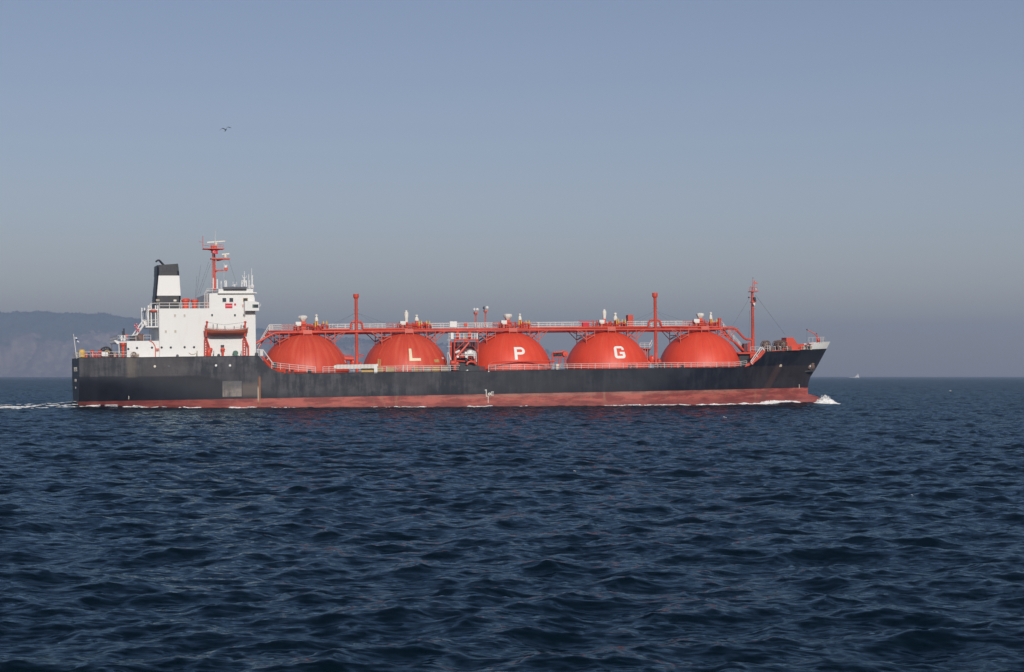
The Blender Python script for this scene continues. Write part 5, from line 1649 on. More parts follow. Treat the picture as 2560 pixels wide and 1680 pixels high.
bar(mb, (1121, 880), (1127, 900), .12, -7.6)
sub('manifold_ladder', mb, 'rail_white', mf)
# covered deck machinery: white casings, flanges, arch legs
mb = MB(); x, z = S(1175, 880, -6.8); mb.lathe([(.62, -.5), (.66, -.1), (.55, .25), (.2, .42)], (x, -6.8, z), 14); mb.box(P(1160, 884, -6.8)[0], P(1186, 884, -6.8)[0], -7.4, -6.2, P(1170, 888, -6.8)[2], P(1170, 879.5, -6.8)[2]); sub('compressor_casing', mb, 'white', mf, True)
mb = MB(); mb.tube([P(1138, 882, -6.9), P(1149, 877, -6.9)], .22, 7); mb.tube([P(1182, 877, -7.6), P(1188, 879, -7.6), P(1190, 884, -7.6), P(1190.5, 905, -7.6)], .075, 6); mb.tube([P(1168.8, 897, -7.6), P(1169, 880, -7.6)], .06, 6)
for py in (884.5, 889): mb.tube([P(1148, py + .5, -7.6), P(1190, py, -7.6)], .05, 5)
mb.tube([P(1184, 878, -7.6), P(1186, 896, -7.6)], .12, 6)
for px in (1144.3, 1165.4): mb.lathe([(.21, -.1), (.21, .06), (.1, .14)], P(px, 891.8, -8.2), 12, 0, 'y')
sub('manifold_pipework', mb, 'white', mf)
mb = MB()
mb.tube([P(1143, 893, -6.6), P(1192, 893, -6.6)], .1, 6); mb.tube([P(1142, 902, -7.6), P(1166, 904, -7.6)], .14, 7)
mb.tube([P(1167, 912, -8), P(1170, 906, -8), P(1176, 904, -8), P(1184, 905, -8), P(1191, 911, -8)], .2, 8)
mb.tube([P(1171, 897, -7), P(1182, 903, -7)], .08, 6); mb.box(P(1151, 884, -6.5)[0], P(1160, 884, -6.5)[0], -6.7, -6.2, P(1155, 893, -6.5)[2], P(1155, 886, -6.5)[2]); mb.box(P(1183, 893, -6.5)[0], P(1190, 893, -6.5)[0], -6.9, -6.2, P(1186, 906, -6.5)[2], P(1186, 893, -6.5)[2])
sub('manifold_pipework', mb, 'red', mf, True)
mb = MB()
mb.box(P(1137, 890, -4.5)[0], P(1195, 890, -4.5)[0], -4.4, -1.5, Z_MAIN, P(1165, 855, -4.5)[2]); sub('pump_house', mb, 'dark_red', mf)
mb = MB(); mb.tube([P(1163, 901, -7.8), P(1168, 901, -7.8)], .28, 9); mb.box(P(1143, 905, -7)[0], P(1193, 905, -7)[0], -7.2, -6.0, Z_MAIN, P(1165, 905, -7)[2]); sub('manifold_base', mb, 'dark_grey', mf)
# black drip tray and fender bulwark at the ship's side
p0, p1 = edge(1148, 914)[0], edge(1199, 914)[0]
mb = MB(); mb.box(p0, p1, -HB + .02, -HB + .45, Z_MAIN - .05, edge(1170, 914.5)[1])
for i in range(7):
    x = p0 + (p1 - p0) * (i + .5) / 7; mb.box(x - .05, x + .05, -HB - .03, -HB + .02, Z_MAIN, edge(1170, 914.5)[1] - .1)
sub('drip_tray', mb, 'dark_grey', mf)
mb = MB(); mb.box(edge(1199, 918)[0], edge(1216, 918)[0], -9.6, -9.5, Z_MAIN, Z_MAIN + .8); sub('side_screen', mb, 'dark_red', mf)
for px, py in ((1166.5, 925.8), (1168.5, 925.5), (1221.5, 928.5)):
    x, z = edge(px, py); mb = MB(); mb.box(x - .09, x + .12, -HB - .03, -HB + .05, z - .08, z + .08); sub('scupper_mark', mb, 'letter_white', mf)
# pump skid with drum between the third and fourth domes
sk = empty('pump_skid', parent=ship)
mb = MB(); YS = -6.0
mb.tube([P(1381, 916, YS), P(1381, 884, YS), P(1383, 881.5, YS), P(1404, 880, YS), P(1408, 877, YS)], .16, 8); mb.tube([P(1385, 892, YS), P(1418, 892, YS)], .1, 6)
for a, b_ in (((1398, 919), (1396, 896)), ((1397, 919), (1404, 893)), ((1411, 918), (1411, 894)), ((1416, 918), (1415, 894))): bar(mb, a, b_, .09, YS)
sub('skid_frame', mb, 'red', sk, True)
mb = MB(); mb.lathe([(.52, -.45), (.55, -.4), (.55, .4), (.52, .45)], P(1412.5, 885, YS), 16, 0, 'y'); mb.lathe([(.16, -.6), (.16, -.44)], P(1412.5, 886, YS), 10, 0, 'y'); sub('drum', mb, 'red', sk, True)
mb = MB()
for i, px in enumerate((1384, 1388, 1392, 1397, 1402)): mb.blob(P(px, 886.5, YS + .3), .22, .2, .4, i, 8, .12)
sub('valve_bank', mb, 'dark_grey', sk, True)
mb = MB(); mb.box(P(1389, 905, -9)[0], P(1396, 905, -9)[0], -9.3, -8.7, Z_MAIN, P(1390, 910, -9)[2]); sub('skid_locker', mb, 'cream', sk)
# raised platform with white rail beside the forward vent mast
pf = empty('valve_platform', parent=ship)
mb = MB(); YQ = -.8
a, b_ = S(1601, 871, YQ), S(1621, 871, YQ); mb.box(a[0], b_[0], YQ - 1.5, YQ + 1.5, a[1] - .1, a[1])
for px in (1607, 1613, 1619): bar(mb, (px, 905), (px, 871), .12, YQ - 1.2)
sub('platform_deck', mb, 'pink_red', pf)
mb = MB(); bar(mb, (1620, 905), (1620, 872), .25, YQ + .6, 8); mb.prism([S(1601, 872, YQ), S(1628, 872, YQ), S(1620, 879, YQ)], YQ - .2, YQ + .4); sub('platform_column', mb, 'dark_grey', pf)
mb = MB(); rail(mb, [P(1600, 870.8, YQ - 1.4), P(1624, 870.5, YQ - 1.4)], h=1.0, step=.8, bars=3); bar(mb, (1624, 862), (1630, 850), .08, YQ - 1.4); bar(mb, (1626, 868), (1632, 856), .05, YQ - 1.4); sub('platform_rail', mb, 'rail_white', pf)
# floodlight poles
for px, pt, pb, r in ((1189.3, 780, 818, .15), (1213.8, 775.5, 818, .13)):
    root = empty('floodlight_pole', parent=ship)
    mb = MB(); mb.tube([P(px, pb, 1.2), P(px, pt, 1.2)], r, 8); mb.box(P(px - 4, pt, 1.2)[0], P(px + 4.5, pt, 1.2)[0], .8, 1.6, P(px, pt + 3.5, 1.2)[2], P(px, pt, 1.2)[2]); mb.lathe([(r, -.55), (r * 1.9, -.2), (r * 1.9, 0)], P(px, pt + 2, 1.2), 9)
    sub('pole', mb, 'pink_red', root)
    for s in (-1, 1):
        mb = MB(); c = P(px + s * 4.2, pt - 6, 1.0); mb.lathe([(.1, -.2), (.3, 0), (.32, .12)], c, 10, 0, 'y' if s > 0 else 'x'); mb.tube([c, P(px + s * 3, pt, 1.2)], .045, 5); sub('floodlight', mb, 'white' if px < 1200 or s > 0 else 'grey', root)

# foremast
fm = empty('foremast', parent=ship)
x, zb = S(1882.4, 869, -.6); zt = S(1882.2, 727, -.6)[1]
mb = MB(); mb.tube([(x, -.6, zb - .8), (x, -.6, zt)], .34, 10, r2=.20); sub('mast_tube', mb, 'red', fm, True)
mb = MB(); 
for s in (-.17, .17): mb.tube([(x + s, -1.0, zb), (x + s, -.85, zt)], .03, 4)
for i in range(36): 
    z = zb + (zt - zb) * i / 36; mb.tube([(x - .17, -.97, z), (x + .17, -.97, z)], .03, 4)
sub('ladder', mb, 'pink_red', fm)
mb = MB()
mb.box(P(1873.5, 729, -.6)[0], P(1893, 729, -.6)[0], -1.3, .1, P(1883, 730, -.6)[2], P(1883, 728.4, -.6)[2]); rail(mb, [P(1874, 728.5, -1.2), P(1892.5, 728.5, -1.2)], h=.75, step=.45, bars=1, rp=.035, rb=.035)
mb.tube([P(1882, 728, -.6), P(1882.2, 697, -.6)], .085, 6, r2=.045); mb.tube([P(1886, 728, -.6), P(1886, 700, -.6)], .04, 5); mb.tube([P(1878, 727, -.6), P(1877.5, 715, -.6)], .04, 5); mb.tube([P(1872, 743, -.6), P(1882, 745, -.6)], .05, 5); mb.box(P(1876.5, 742, -.6)[0], P(1888, 742, -.6)[0], -1.1, -.2, P(1882, 764, -.6)[2] + .6, P(1882, 762, -.6)[2] + .6)
mb.tube([P(1887, 709, -.6), P(1895, 709, -.6)], .03, 4); mb.tube([P(1878, 772, -.6), P(1889, 772, -.6)], .05, 5)
sub('crosstree', mb, 'red', fm)
mb = MB(); mb.lathe([(.2, -.15), (.22, .15)], P(1890, 722.5, -.9), 9); mb.prism([S(1882, 757, -1.2), S(1887.5, 758, -1.2), S(1886.5, 763, -1.2), S(1884.5, 764, -1.2)], -1.3, -1.22); sub('mast_lamp', mb, 'cream', fm)
mb = MB(); 
for p, r in (((1886, 746), .3), ((1887.5, 751.5), .27), ((1872, 743.5), .16), ((1883.5, 763), .2), ((1882.3, 695), .1)): mb.blob(P(*p, -1.0), r, r, r, 4, 9, .05)
sub('day_shape', mb, 'dark_grey', fm, True)
mb = MB()
for a, ya_, b_, yb_ in (((1873, 746), -.6, (1831, 815), -1.6), ((1888, 737), -.6, (1963, 837), -1.0), ((1874, 776), -.7, (1872, 846), -3)): mb.tube([P(*a, ya_), P(*b_, yb_)], .022, 4)
sub('stay', mb, 'wire', fm)
# mast house at the break of the forecastle
mb = MB(); (x0, z1), (x1, _) = S(1848, 884, -4.2), S(1874, 884, -4.2); mb.box(x0, x1, -4.2, 4.2, Z_MAIN - .2, z1); sub('mast_house', mb, 'dark_grey', ship)
mb = MB(); mb.box(P(1876, 890, -5)[0], P(1887, 890, -5)[0], -5, 5, Z_MAIN - .2, P(1880, 883, -5)[2]); mb.box(P(1846, 884, -5)[0], P(1896, 884, -5)[0], -5, 5, P(1880, 884.5, -5)[2], P(1880, 880.5, -5)[2]); sub('mast_house_top', mb, 'red', ship)
mb = MB(); mb.box(P(1860, 870, -2.6)[0], P(1868.5, 870, -2.6)[0], -2.6, -1.4, P(1864, 880, -2.6)[2], P(1864, 858.5, -2.6)[2]); sub('electric_cabinet', mb, 'dark_red', ship)
mb = MB()
for px in (1870.5, 1873, 1876): mb.tube([P(px, 880, -3), P(px, 856, -3)], .09, 6)
sub('standpipes', mb, 'red', ship)
# forward bulwark inside the break, red
mb = MB()
pts = [(edge(px, py)[0], edge(px, py)[1]) for px, py in ((1868, 916), (1880, 909), (1893, 899), (1903, 889), (1912, 878))]
# forecastle: curved red inner bulwark, winches, breakwater, crane
mb = MB()
outer = [(1862, 917.5), (1875, 913), (1889, 904), (1902, 893), (1913, 880)]
inner = [(1864, 913), (1876, 903.5), (1888, 891.5), (1899, 880.5), (1911, 872.5)]
YB = -8.4
poly = [S(*p, YB) for p in outer] + [S(*p, YB) for p in reversed(inner)]
mb.prism(poly, YB - .03, YB + .05); sub('break_bulwark', mb, 'red', ship)

def winch(name, px, py, y, r, L, mat_='rusty', parent=ship):
    root = empty(name, parent=parent)
    x, z = S(px, py, y)
    mb = MB(); mb.lathe([(r * .38, -L / 2), (r * .38, L / 2)], (x, y, z), 14, 0, 'y'); mb.lathe([(r * .55, -L * .36), (r * .62, -L * .2), (r * .56, -L * .05)], (x, y, z), 14, 0, 'y'); sub('drum', mb, 'tan' if mat_ == 'rusty' else mat_, root, True)
    for s in (-1, 0, 1):
        mb = MB()
        n = 18; yy = y + s * L / 2
        mb.tube([(x + r * math.cos(6.2832 * i / n), yy, z + r * math.sin(6.2832 * i / n)) for i in range(n + 1)], r * .13, 6)
        for a in range(6):
            t = a * math.pi / 3 + .4 + s * .3
            mb.tube([(x + r * .2 * math.cos(t), yy, z + r * .2 * math.sin(t)), (x + r * .95 * math.cos(t), yy, z + r * .95 * math.sin(t))], r * .085, 5)
        mb.lathe([(r * .3, -.08), (r * .3, .08)], (x, yy, z), 10, 0, 'y')
        sub('flange', mb, mat_ if s else 'brown', root)
    mb = MB(); zd = ztop(x) - .1
    mb.box(x - r * 1.1, x + r * 1.1, y - L * .6, y + L * .6, zd, zd + .25)
    for s in (-1, 1): mb.prism([(x - r * .6, zd + .2), (x + r * .6, zd + .2), (x + .15, z), (x - .15, z)], y + s * L * .56, y + s * L * .56 + .1)
    sub('bedplate', mb, 'rusty', root)
    mb = MB(); mb.lathe([(r * .42, -r * .6), (r * .45, 0), (r * .42, r * .6)], (x + r * 1.35, y - L * .25, zd + .55), 10, 0, 'x'); mb.box(x + r * .9, x + r * 1.8, y - L * .4, y - L * .1, zd, zd + .3); sub('motor', mb, mat_, root, True)
winch('mooring_winch', 1914, 861.5, -5.2, .70, 1.3)
winch('mooring_winch', 1942, 859.5, -3.6, .58, 1.2, 'brown')
winch('anchor_windlass', 1957, 860.5, -4.2, .62, 1.2, 'rusty')
winch('anchor_windlass', 1950, 859.5, 3.6, .70, 1.7, 'rusty')
for i, px in enumerate((1921, 1930, 1948, 1966, 1974)):
    x, z = S(px, 870, -6.3); mb = MB(); mb.box(x - .35, x + .35, -6.5, -6.0, ztop(x) - .05, z + .1); mb.tube([(x - .2, -6.3, z), (x - .2, -6.3, z + .35)], .12, 7); mb.tube([(x + .2, -6.3, z), (x + .2, -6.3, z + .3)], .12, 7); sub('mooring_bitt', mb, ['rusty', 'brown', 'rusty', 'brown', 'rusty'][i], ship)
mb = MB()
for px, py in ((1938, 866), (1952, 866), (1924, 866), (1969, 867)):
    mb.tube([P(px, 876, -6.8), P(px, py, -6.8)], .055, 5); mb.tube([P(px, py, -6.8), P(px - 4, py + .5, -6.8)], .05, 5)
rail(mb, [P(1912, 877, -7.4), P(1926, 876.5, -7.0)], h=.9, step=.7, bars=2)
rail(mb, [P(1877, 879, -5), P(1898, 879, -5)], h=.9, step=.9, bars=2)
sub('forecastle_railing', mb, 'rail_white', ship)
mb = MB(); mb.tube([P(1955, 872.5, -6.7), P(1972, 872, -6.7)], .08, 6); mb.tube([P(1930, 877, -6.9), P(2000, 874.5, -5.6)], .10, 6); sub('forecastle_pipe', mb, 'pink_red', ship)
# breakwater box
zdk = ztop(66)
poly = [S(1966, 877, -2.6), S(1965.8, 844, -2.6), S(1983, 843.5, -2.6), S(1991, 856, -2.6), S(1997, 864, -2.6), S(1999, 876, -2.6)]
mb = MB(); mb.prism(poly, -2.6, -0.4); sub('chain_locker_hood', mb, 'red', ship)
poly = [S(1996, 875, -2.8), S(1996, 861.2, -2.8), S(2036, 858.5, -2.8), S(2036, 874, -2.8)]
mb = MB(); mb.prism(poly, 1.6, 1.75); mb.prism([S(1996, 862, 1.6), S(1996, 861, 1.6), S(2036, 858.5, 1.6), S(2036, 860, 1.6)], 1.5, 1.85); sub('inner_bulwark', mb, 'red', ship)
for px, mt in ((2003, 'pink_red'), (2009, 'tan'), (2016, 'rusty'), (2022, 'dark_grey'), (2027, 'tan')):
    x, z = S(px, 867.5, -3.2); mb = MB(); mb.lathe([(.22, ztop(x) - .1), (.2, z - .1), (.3, z), (.28, z + .15), (.1, z + .22)], (x, -3.2, 0), 10); sub('bow_bitt', mb, mt, ship, True)
# bow davit crane
bc = empty('bow_crane', parent=ship)
mb = MB(); mb.tube([P(2043, 868, -1.6), P(2043, 842, -1.6), P(2041.5, 838, -1.6)], .12, 8); sub('post', mb, 'red', bc)
mb = MB(); mb.tube([P(2042, 839, -1.6), P(2035, 833.5, -1.6), P(2018.5, 824.8, -1.6)], .12, 7, r2=.09); sub('jib', mb, 'pink_red', bc)
mb = MB(); mb.blob(P(2017.3, 824, -1.6), .17, .12, .12, 3, 8, .05); mb.blob(P(2041.3, 834.7, -1.6), .13, .12, .15, 3, 8, .05); mb.tube([P(2017.5, 825, -1.6), P(2016.5, 853, -1.6)], .014, 4); sub('sheave', mb, 'dark_grey', bc)
mb = MB(); mb.blob(P(2046.5, 851, -1.8), .3, .22, .36, 3, 9, .1); mb.tube([P(2044, 846, -1.6), P(2050, 844, -1.6)], .05, 5); sub('crane_winch', mb, 'red', bc, True)

# poop deck mooring gear
winch('mooring_winch', 264.5, 881.5, -4.6, .95, 1.4, 'dark_grey')
winch('mooring_winch', 334, 886.5, -8.2, .45, 1.2, 'tan')
for (px, py, mt, r) in ((186, 886, 'cream', .34), (195, 887, 'cream', .3), (216, 889, 'pink_red', .34), (234, 888, 'red', .30), (241, 888, 'red', .32), (222, 888, 'dark_grey', .2), (279, 889, 'dark_red', .35), (290, 890, 'red', .25), (287, 886, 'tan', .35), (297, 889, 'dark_grey', .3), (303, 888, 'tan', .28)):
    y = -7.8 if px > 190 else -3
    x, z = S(px, py, y); x = max(x, X_STERN + .3); mb = MB(); mb.box(x - r, x + r, y - .3, y + .3, Z_POOP - .05, Z_POOP + .12); mb.lathe([(r * .7, Z_POOP + .1), (r * .6, z), (r * .95, z + .12), (r * .9, z + .3), (r * .5, z + .36)], (x, y, 0), 11)
    sub('poop_bitt', mb, mt, ship, True)
(x0, z1), (x1, z0) = S(254, 879.8, -9.75), S(270, 890, -9.75)
mb = MB(); mb.box(x0, x1, -9.82, -9.75, z0, z1); sub('rail_board', mb, 'white', ship)
mb = MB(); c = P(267.5, 881, -9.0)
n = 18
mb.tube([(c[0] + .36 * math.cos(6.2832 * i / n), c[1], c[2] + .36 * math.sin(6.2832 * i / n)) for i in range(n + 1)], .06, 6); sub('hose_ring', mb, 'yellow', ship, True)
# ------------------------------------------------------------------ separate things aboard and around
def on_ship(name, x, y, z, rz=0.0):
    o = empty(name)
    o.matrix_world = SHIP @ Matrix.Translation((x, y, z)) @ Matrix.Rotation(rz, 4, 'Z')
    return o

# lifeboat in the davits
def lifeboat():
    xl, zl = S(510.5, 820, -10.05); xr = S(621, 820, -10.05)[0]
    zb = S(566, 839.3, -10.05)[1]; zm = S(566, 824.5, -10.05)[1]
    L = xr - xl
    root = on_ship('lifeboat', (xl + xr) / 2, -10.0, zb)
    D = zl - zb
    nst, nl = 25, 8
    mbu, mbl = MB(), MB()
    def pt(i, j, s):
        t = i / (nst - 1) * 2 - 1
        sheer = (zm - zb) + (D - (zm - zb)) * abs(t) ** 2.2
        keel = 0.05 + 0.32 * max(0, abs(t) - .8) / .2 * D
        w = j / (nl - 1)
        z = keel + (sheer - keel) * w
        b_ = 1.12 * (1 - abs(t) ** 3.2) * (0.10 + 0.90 * math.sin(w * math.pi / 2) ** .75)
        x = t * (L / 2) * (1 - .07 * (1 - w))
        return (x, s * max(.02, b_), z)
    def shell(j0, j1):
        mb = MB(); v, f = [], []
        for s in (-1, 1):
            for i in range(nst):
                for j in range(j0, j1 + 1): v.append(pt(i, j, s))
        k = j1 - j0 + 1
        for s in (0, 1):
            for i in range(nst - 1):
                for j in range(k - 1):
                    a = s * nst * k + i * k + j
                    q = (a, a + k, a + k + 1, a + 1)
                    f.append(q if s == 0 else q[::-1])
        mb.add(v, f); return mb
    sub('hull_bottom', shell(0, 3), 'boat_under', root, True)
    sub('hull_side', shell(3, nl - 1), 'boat_orange', root, True)
    mb = MB()
    for s in (-1, 1): mb.tube([pt(i, nl - 1, s) for i in range(nst)], .06, 6)
    sub('gunwale', mb, 'boat_orange', root)
    mb = MB()
    n = 18
    for s in (-1,):
        for i in range(n):
            a = i / n * (nst - 1); i0 = min(nst - 2, int(a)); q = (Vector(pt(i0, nl - 1, s)).lerp(Vector(pt(i0 + 1, nl - 1, s)), a - i0))
            a2 = (i + 1) / n * (nst - 1); i1 = min(nst - 2, int(a2)); q2 = (Vector(pt(i1, nl - 1, s)).lerp(Vector(pt(i1 + 1, nl - 1, s)), min(1, a2 - i1)))
            m_ = (q + q2) / 2 + Vector((0, -.05, -.15))
            mb.tube([q + Vector((0, -.04, -.05)), m_, q2 + Vector((0, -.04, -.05))], .028, 5)
    sub('lifeline', mb, 'flag_white', root)
    v, f = [], []
    for i in range(nst):
        a, b_ = pt(i, nl - 1, -1), pt(i, nl - 1, 1); v += [(a[0], a[1] * .95, a[2] - .25), (b_[0], b_[1] * .95, b_[2] - .25)]
    f = [(2 * i, 2 * i + 2, 2 * i + 3, 2 * i + 1) for i in range(nst - 1)]
    mb = MB(); mb.add(v, f); sub('thwarts', mb, 'tan', root)
    mb = MB()
    for dx, h in ((-2.4, .95), (-1.7, 1.0), (-.4, .65), (1.2, .65), (2.4, .85)):
        mb.tube([(dx, -.3, zm - zb - .2), (dx + .08, -.3, zm - zb + h)], .035, 5); mb.tube([(dx + .3, .2, zm - zb - .2), (dx + .22, .2, zm - zb + h)], .035, 5)
    sub('tent_hoops', mb, 'grey', root)
    mb = MB(); mb.tube([(-L / 2 * .97, 0, D * .95), (-L / 2 * .97, 0, .45)], .07, 5); sub('stern_post', mb, 'boat_orange', root)
    mb = MB(); mb.tube([(L / 2 * .97, 0, D * .95), (L / 2 * .95, 0, .4)], .07, 5); sub('stem_post', mb, 'boat_orange', root)
    tag(root, 'open orange-brown lifeboat slung in red davits against the white deckhouse', 'lifeboat')
lifeboat()

# ensign on its slanting staff at the stern
def ensign():
    x0, z0 = S(191.4, 882, -1.0); x1, z1 = S(183.7, 835, -1.0)
    root = on_ship('stern_flag', x0, -1.0, Z_POOP)
    dx, dz = x1 - x0, z1 - Z_POOP
    mb = MB(); mb.tube([(0, 0, 0), (dx, 0, dz)], .075, 7, r2=.05); sub('staff', mb, 'rail_white', root)
    # drooping cloth in three stripes
    for k, mt in enumerate(('flag_white', 'blue', 'flag_white')):
        mb = MB(); v, f = [], []
        n, m_ = 8, 3
        for i in range(n + 1):
            u = i / n
            for j in range(m_ + 1):
                w_ = (k + j / m_) / 3
                px = 186.0 + 13.0 * (0.72 * w_ + .28 * u) - 1.0
                py = 841 + 17 * w_ * .85 + 3.2 * u + 1.2 * math.sin(u * 5 + w_ * 3)
                q = S(px + 3.2 * u, py, -1.0)
                v.append((q[0] - x0, .12 * math.sin(u * 7 + w_ * 4), q[1] - Z_POOP))
        for i in range(n):
            for j in range(m_):
                a = i * (m_ + 1) + j; f.append((a, a + m_ + 1, a + m_ + 2, a + 1))
        nv = len(v)
        v += [(p[0], p[1] + .012, p[2]) for p in v]
        f += [tuple(nv + q for q in reversed(fc)) for fc in f]
        mb.add(v, f); o = sub('stripe', mb, mt, root, True)
    tag(root, 'white and blue flag drooping from the slanting staff at the stern', 'flag')
ensign()

def courtesy_flag():
    x0, z0 = S(532, 625.5, -1.4); x1, z1 = S(544.5, 634, -1.4)
    root = on_ship('mast_flag', x0, -1.4, z1)
    W, Hh = x1 - x0, z0 - z1
    def surf(u, w_): return (u * W, .10 * math.sin(u * 6), w_ * Hh - .12 * u * u * Hh + .05 * math.sin(u * 6))
    mb = MB(); n = 10; v = [surf(i / n, j) for i in range(n + 1) for j in (0, 1)]
    f = [(2 * i, 2 * i + 2, 2 * i + 3, 2 * i + 1) for i in range(n)]
    nv = len(v); v += [(p[0], p[1] + .012, p[2]) for p in v]; f += [tuple(nv + q for q in reversed(fc)) for fc in f]
    mb.add(v, f); sub('cloth', mb, 'flag_red', root, True)
    mb = MB()
    for i in range(12):
        a0, a1 = R(50 + i * 260 / 12), R(50 + (i + 1) * 260 / 12)
        def cr(a, r): 
            p = surf(.33 + r * math.cos(a) * Hh / W, .5 + r * math.sin(a)); return (p[0], p[1] - .012, p[2])
        th0 = .30 - .11 * math.sin((i) / 12 * math.pi); th1 = .30 - .11 * math.sin((i + 1) / 12 * math.pi)
        mb.add([cr(a0, th0), cr(a0, .31), cr(a1, .31), cr(a1, th1)], [(0, 1, 2, 3)])
    sub('crescent', mb, 'flag_white', root)
    mb = MB(); v = []
    for i in range(10):
        r = .14 if i % 2 == 0 else .055; a = math.pi + i * math.pi / 5
        p = surf(.56 + r * math.cos(a) * Hh / W, .5 + r * math.sin(a)); v.append((p[0], p[1] - .012, p[2]))
    mb.add(v, [tuple(range(10))]); sub('star', mb, 'flag_white', root)
    tag(root, 'small red flag with white crescent on the main mast', 'flag')
courtesy_flag()

def pennant():
    x0, z0 = S(1885.5, 703, -.8); root = on_ship('orange_pennant', x0, -.8, z0)
    mb = MB(); v, f = [], []
    for i in range(7):
        u = i / 6; h = .55 * (1 - .55 * u)
        for s in (0, 1): v.append((u * .62, .06 * math.sin(u * 7), -.55 + (.55 - h) / 2 + s * h - .1 * u))
    f = [(2 * i, 2 * i + 2, 2 * i + 3, 2 * i + 1) for i in range(6)]
    nv = len(v); v += [(p[0], p[1] + .012, p[2]) for p in v]; f += [tuple(nv + q for q in reversed(fc)) for fc in f]
    mb.add(v, f); sub('cloth', mb, 'pink_red', root, True)
    mb = MB(); mb.tube([(0, 0, .12), (0, 0, -.7)], .02, 4); sub('halyard', mb, 'wire', root)
    tag(root, 'tattered orange pennant at the top of the foremast', 'flag')
pennant()

# yellow drum on the poop
x, z = S(204.8, 873.5, -8.2)
root = on_ship('yellow_drum', x, -8.2, Z_POOP)
h = z - Z_POOP
mb = MB(); mb.lathe([(.50, 0), (.52, .05), (.52, h * .33), (.545, h * .35), (.52, h * .37), (.52, h * .66), (.545, h * .68), (.52, h * .70), (.52, h * .86), (.44, h * .96), (.2, h)], (0, 0, 0), 20); sub('shell', mb, 'yellow', root, True)
mb = MB(); mb.lathe([(.09, 0), (.09, .06)], (.22, 0, h * .97), 10); sub('bung', mb, 'mustard', root)
tag(root, 'yellow ribbed drum standing on the poop beside the stern flagstaff', 'drum')

# life rings on the after stairs
for px, py, lab in ((341, 814, 'red life ring hung near the top of the after stairs'), (344, 826, 'red life ring hung halfway down the after stairs')):
    x, z = S(px, py, -7.35)
    root = on_ship('life_ring', x, -7.35, z)
    n = 20
    for q in range(4):
        mb = MB(); mb.tube([(.27 * math.cos(6.2832 * (q * 5 + i) / n), 0, .27 * math.sin(6.2832 * (q * 5 + i) / n)) for i in range(0, 5)], .09, 7); sub('segment', mb, 'flag_red', root, True)
        a = 6.2832 * (q * 5 + 4.5) / n
        mb = MB(); mb.tube([(.27 * math.cos(a - .17), 0, .27 * math.sin(a - .17)), (.27 * math.cos(a + .17), 0, .27 * math.sin(a + .17))], .092, 7); sub('band', mb, 'flag_white', root, True)
    tag(root, lab, 'life ring', 'life rings on the after stairs')

# gulls
def gull(name, loc, heading, span, bank, label, mats, drop=0.0, pitch=0.0):
    root = empty(name, loc)
    root.rotation_euler = (bank, -pitch, heading)
    mb = MB()
    Lb = span * .34
    prof = [(.004, -.5), (.03, -.42), (.055, -.25), (.075, 0), (.07, .15), (.048, .3), (.042, .36), (.036, .43), (.012, .48), (.003, .52)]
    mb.lathe([(r * span * .52, hh * Lb) for r, hh in prof], (0, 0, 0), 10, 0, 'x', 1, .9)
    sub('body', mb, mats[0], root, True)
    for s in (-1, 1):
        mb = MB(); v, f = [], []
        n = 8
        for i in range(n + 1):
            t = i / n
            y = s * t * span / 2 * .96
            zc_ = span * (.17 * math.sin(min(1, t * 2.0) * math.pi / 2) - max(0, t - .5) * .22) + drop * t
            xc = span * (.05 * math.sin(t * math.pi) - .07 * max(0, t - .5))
            c = span * .115 * (1 - .35 * t) * (1 if t < .8 else 1 - (t - .8) / .2 * .8)
            v += [(xc + c * .55, y, zc_), (xc, y, zc_ + span * .016 * (1 - .6 * t)), (xc - c * .6, y, zc_ - .004), (xc, y, zc_ - span * .016 * (1 - .6 * t))]
        for i in range(n):
            a, b_ = 4 * i, 4 * i + 4
            for k in range(4): f.append((a + k, a + (k + 1) % 4, b_ + (k + 1) % 4, b_ + k))
        f.append((4 * n, 4 * n + 1, 4 * n + 2, 4 * n + 3))
        mb.add(v, f); sub('wing', mb, mats[1], root, True)
    mb = MB(); mb.add([(-Lb * .45, -.02 * span, 0), (-Lb * .45, .02 * span, 0), (-Lb * .78, .055 * span, 0), (-Lb * .82, 0, 0), (-Lb * .78, -.055 * span, 0), (-Lb * .45, 0, .012 * span)], [(0, 4, 3, 2, 1), (0, 5, 4), (4, 5, 3), (3, 5, 2), (2, 5, 1), (1, 5, 0)]); sub('tail', mb, mats[0], root)
    mb = MB(); mb.tube([(Lb * .47, 0, -.002), (Lb * .60, 0, -.012 * span)], .012 * span, 5, r2=.004 * span); sub('beak', mb, 'yellow', root)
    tag(root, label, 'gull')
def world_at(px, py, d):
    q = sight(px, py); t = d / q.y
    return tuple(Vector((0, 0, CAM_H)) + q * t)
gull('gull', world_at(564.5, 325, 175), R(82), 1.34, R(-11), 'dark gull gliding with arched wings high in the sky above the funnel', ('dark_grey', 'dark_grey'), 0.0, R(30))
gull('gull', world_at(2376, 977, 420), R(150), 1.15, R(12), 'white gull skimming low over the water ahead of the bow', ('flag_white', 'flag_white'), -.12, R(-25))

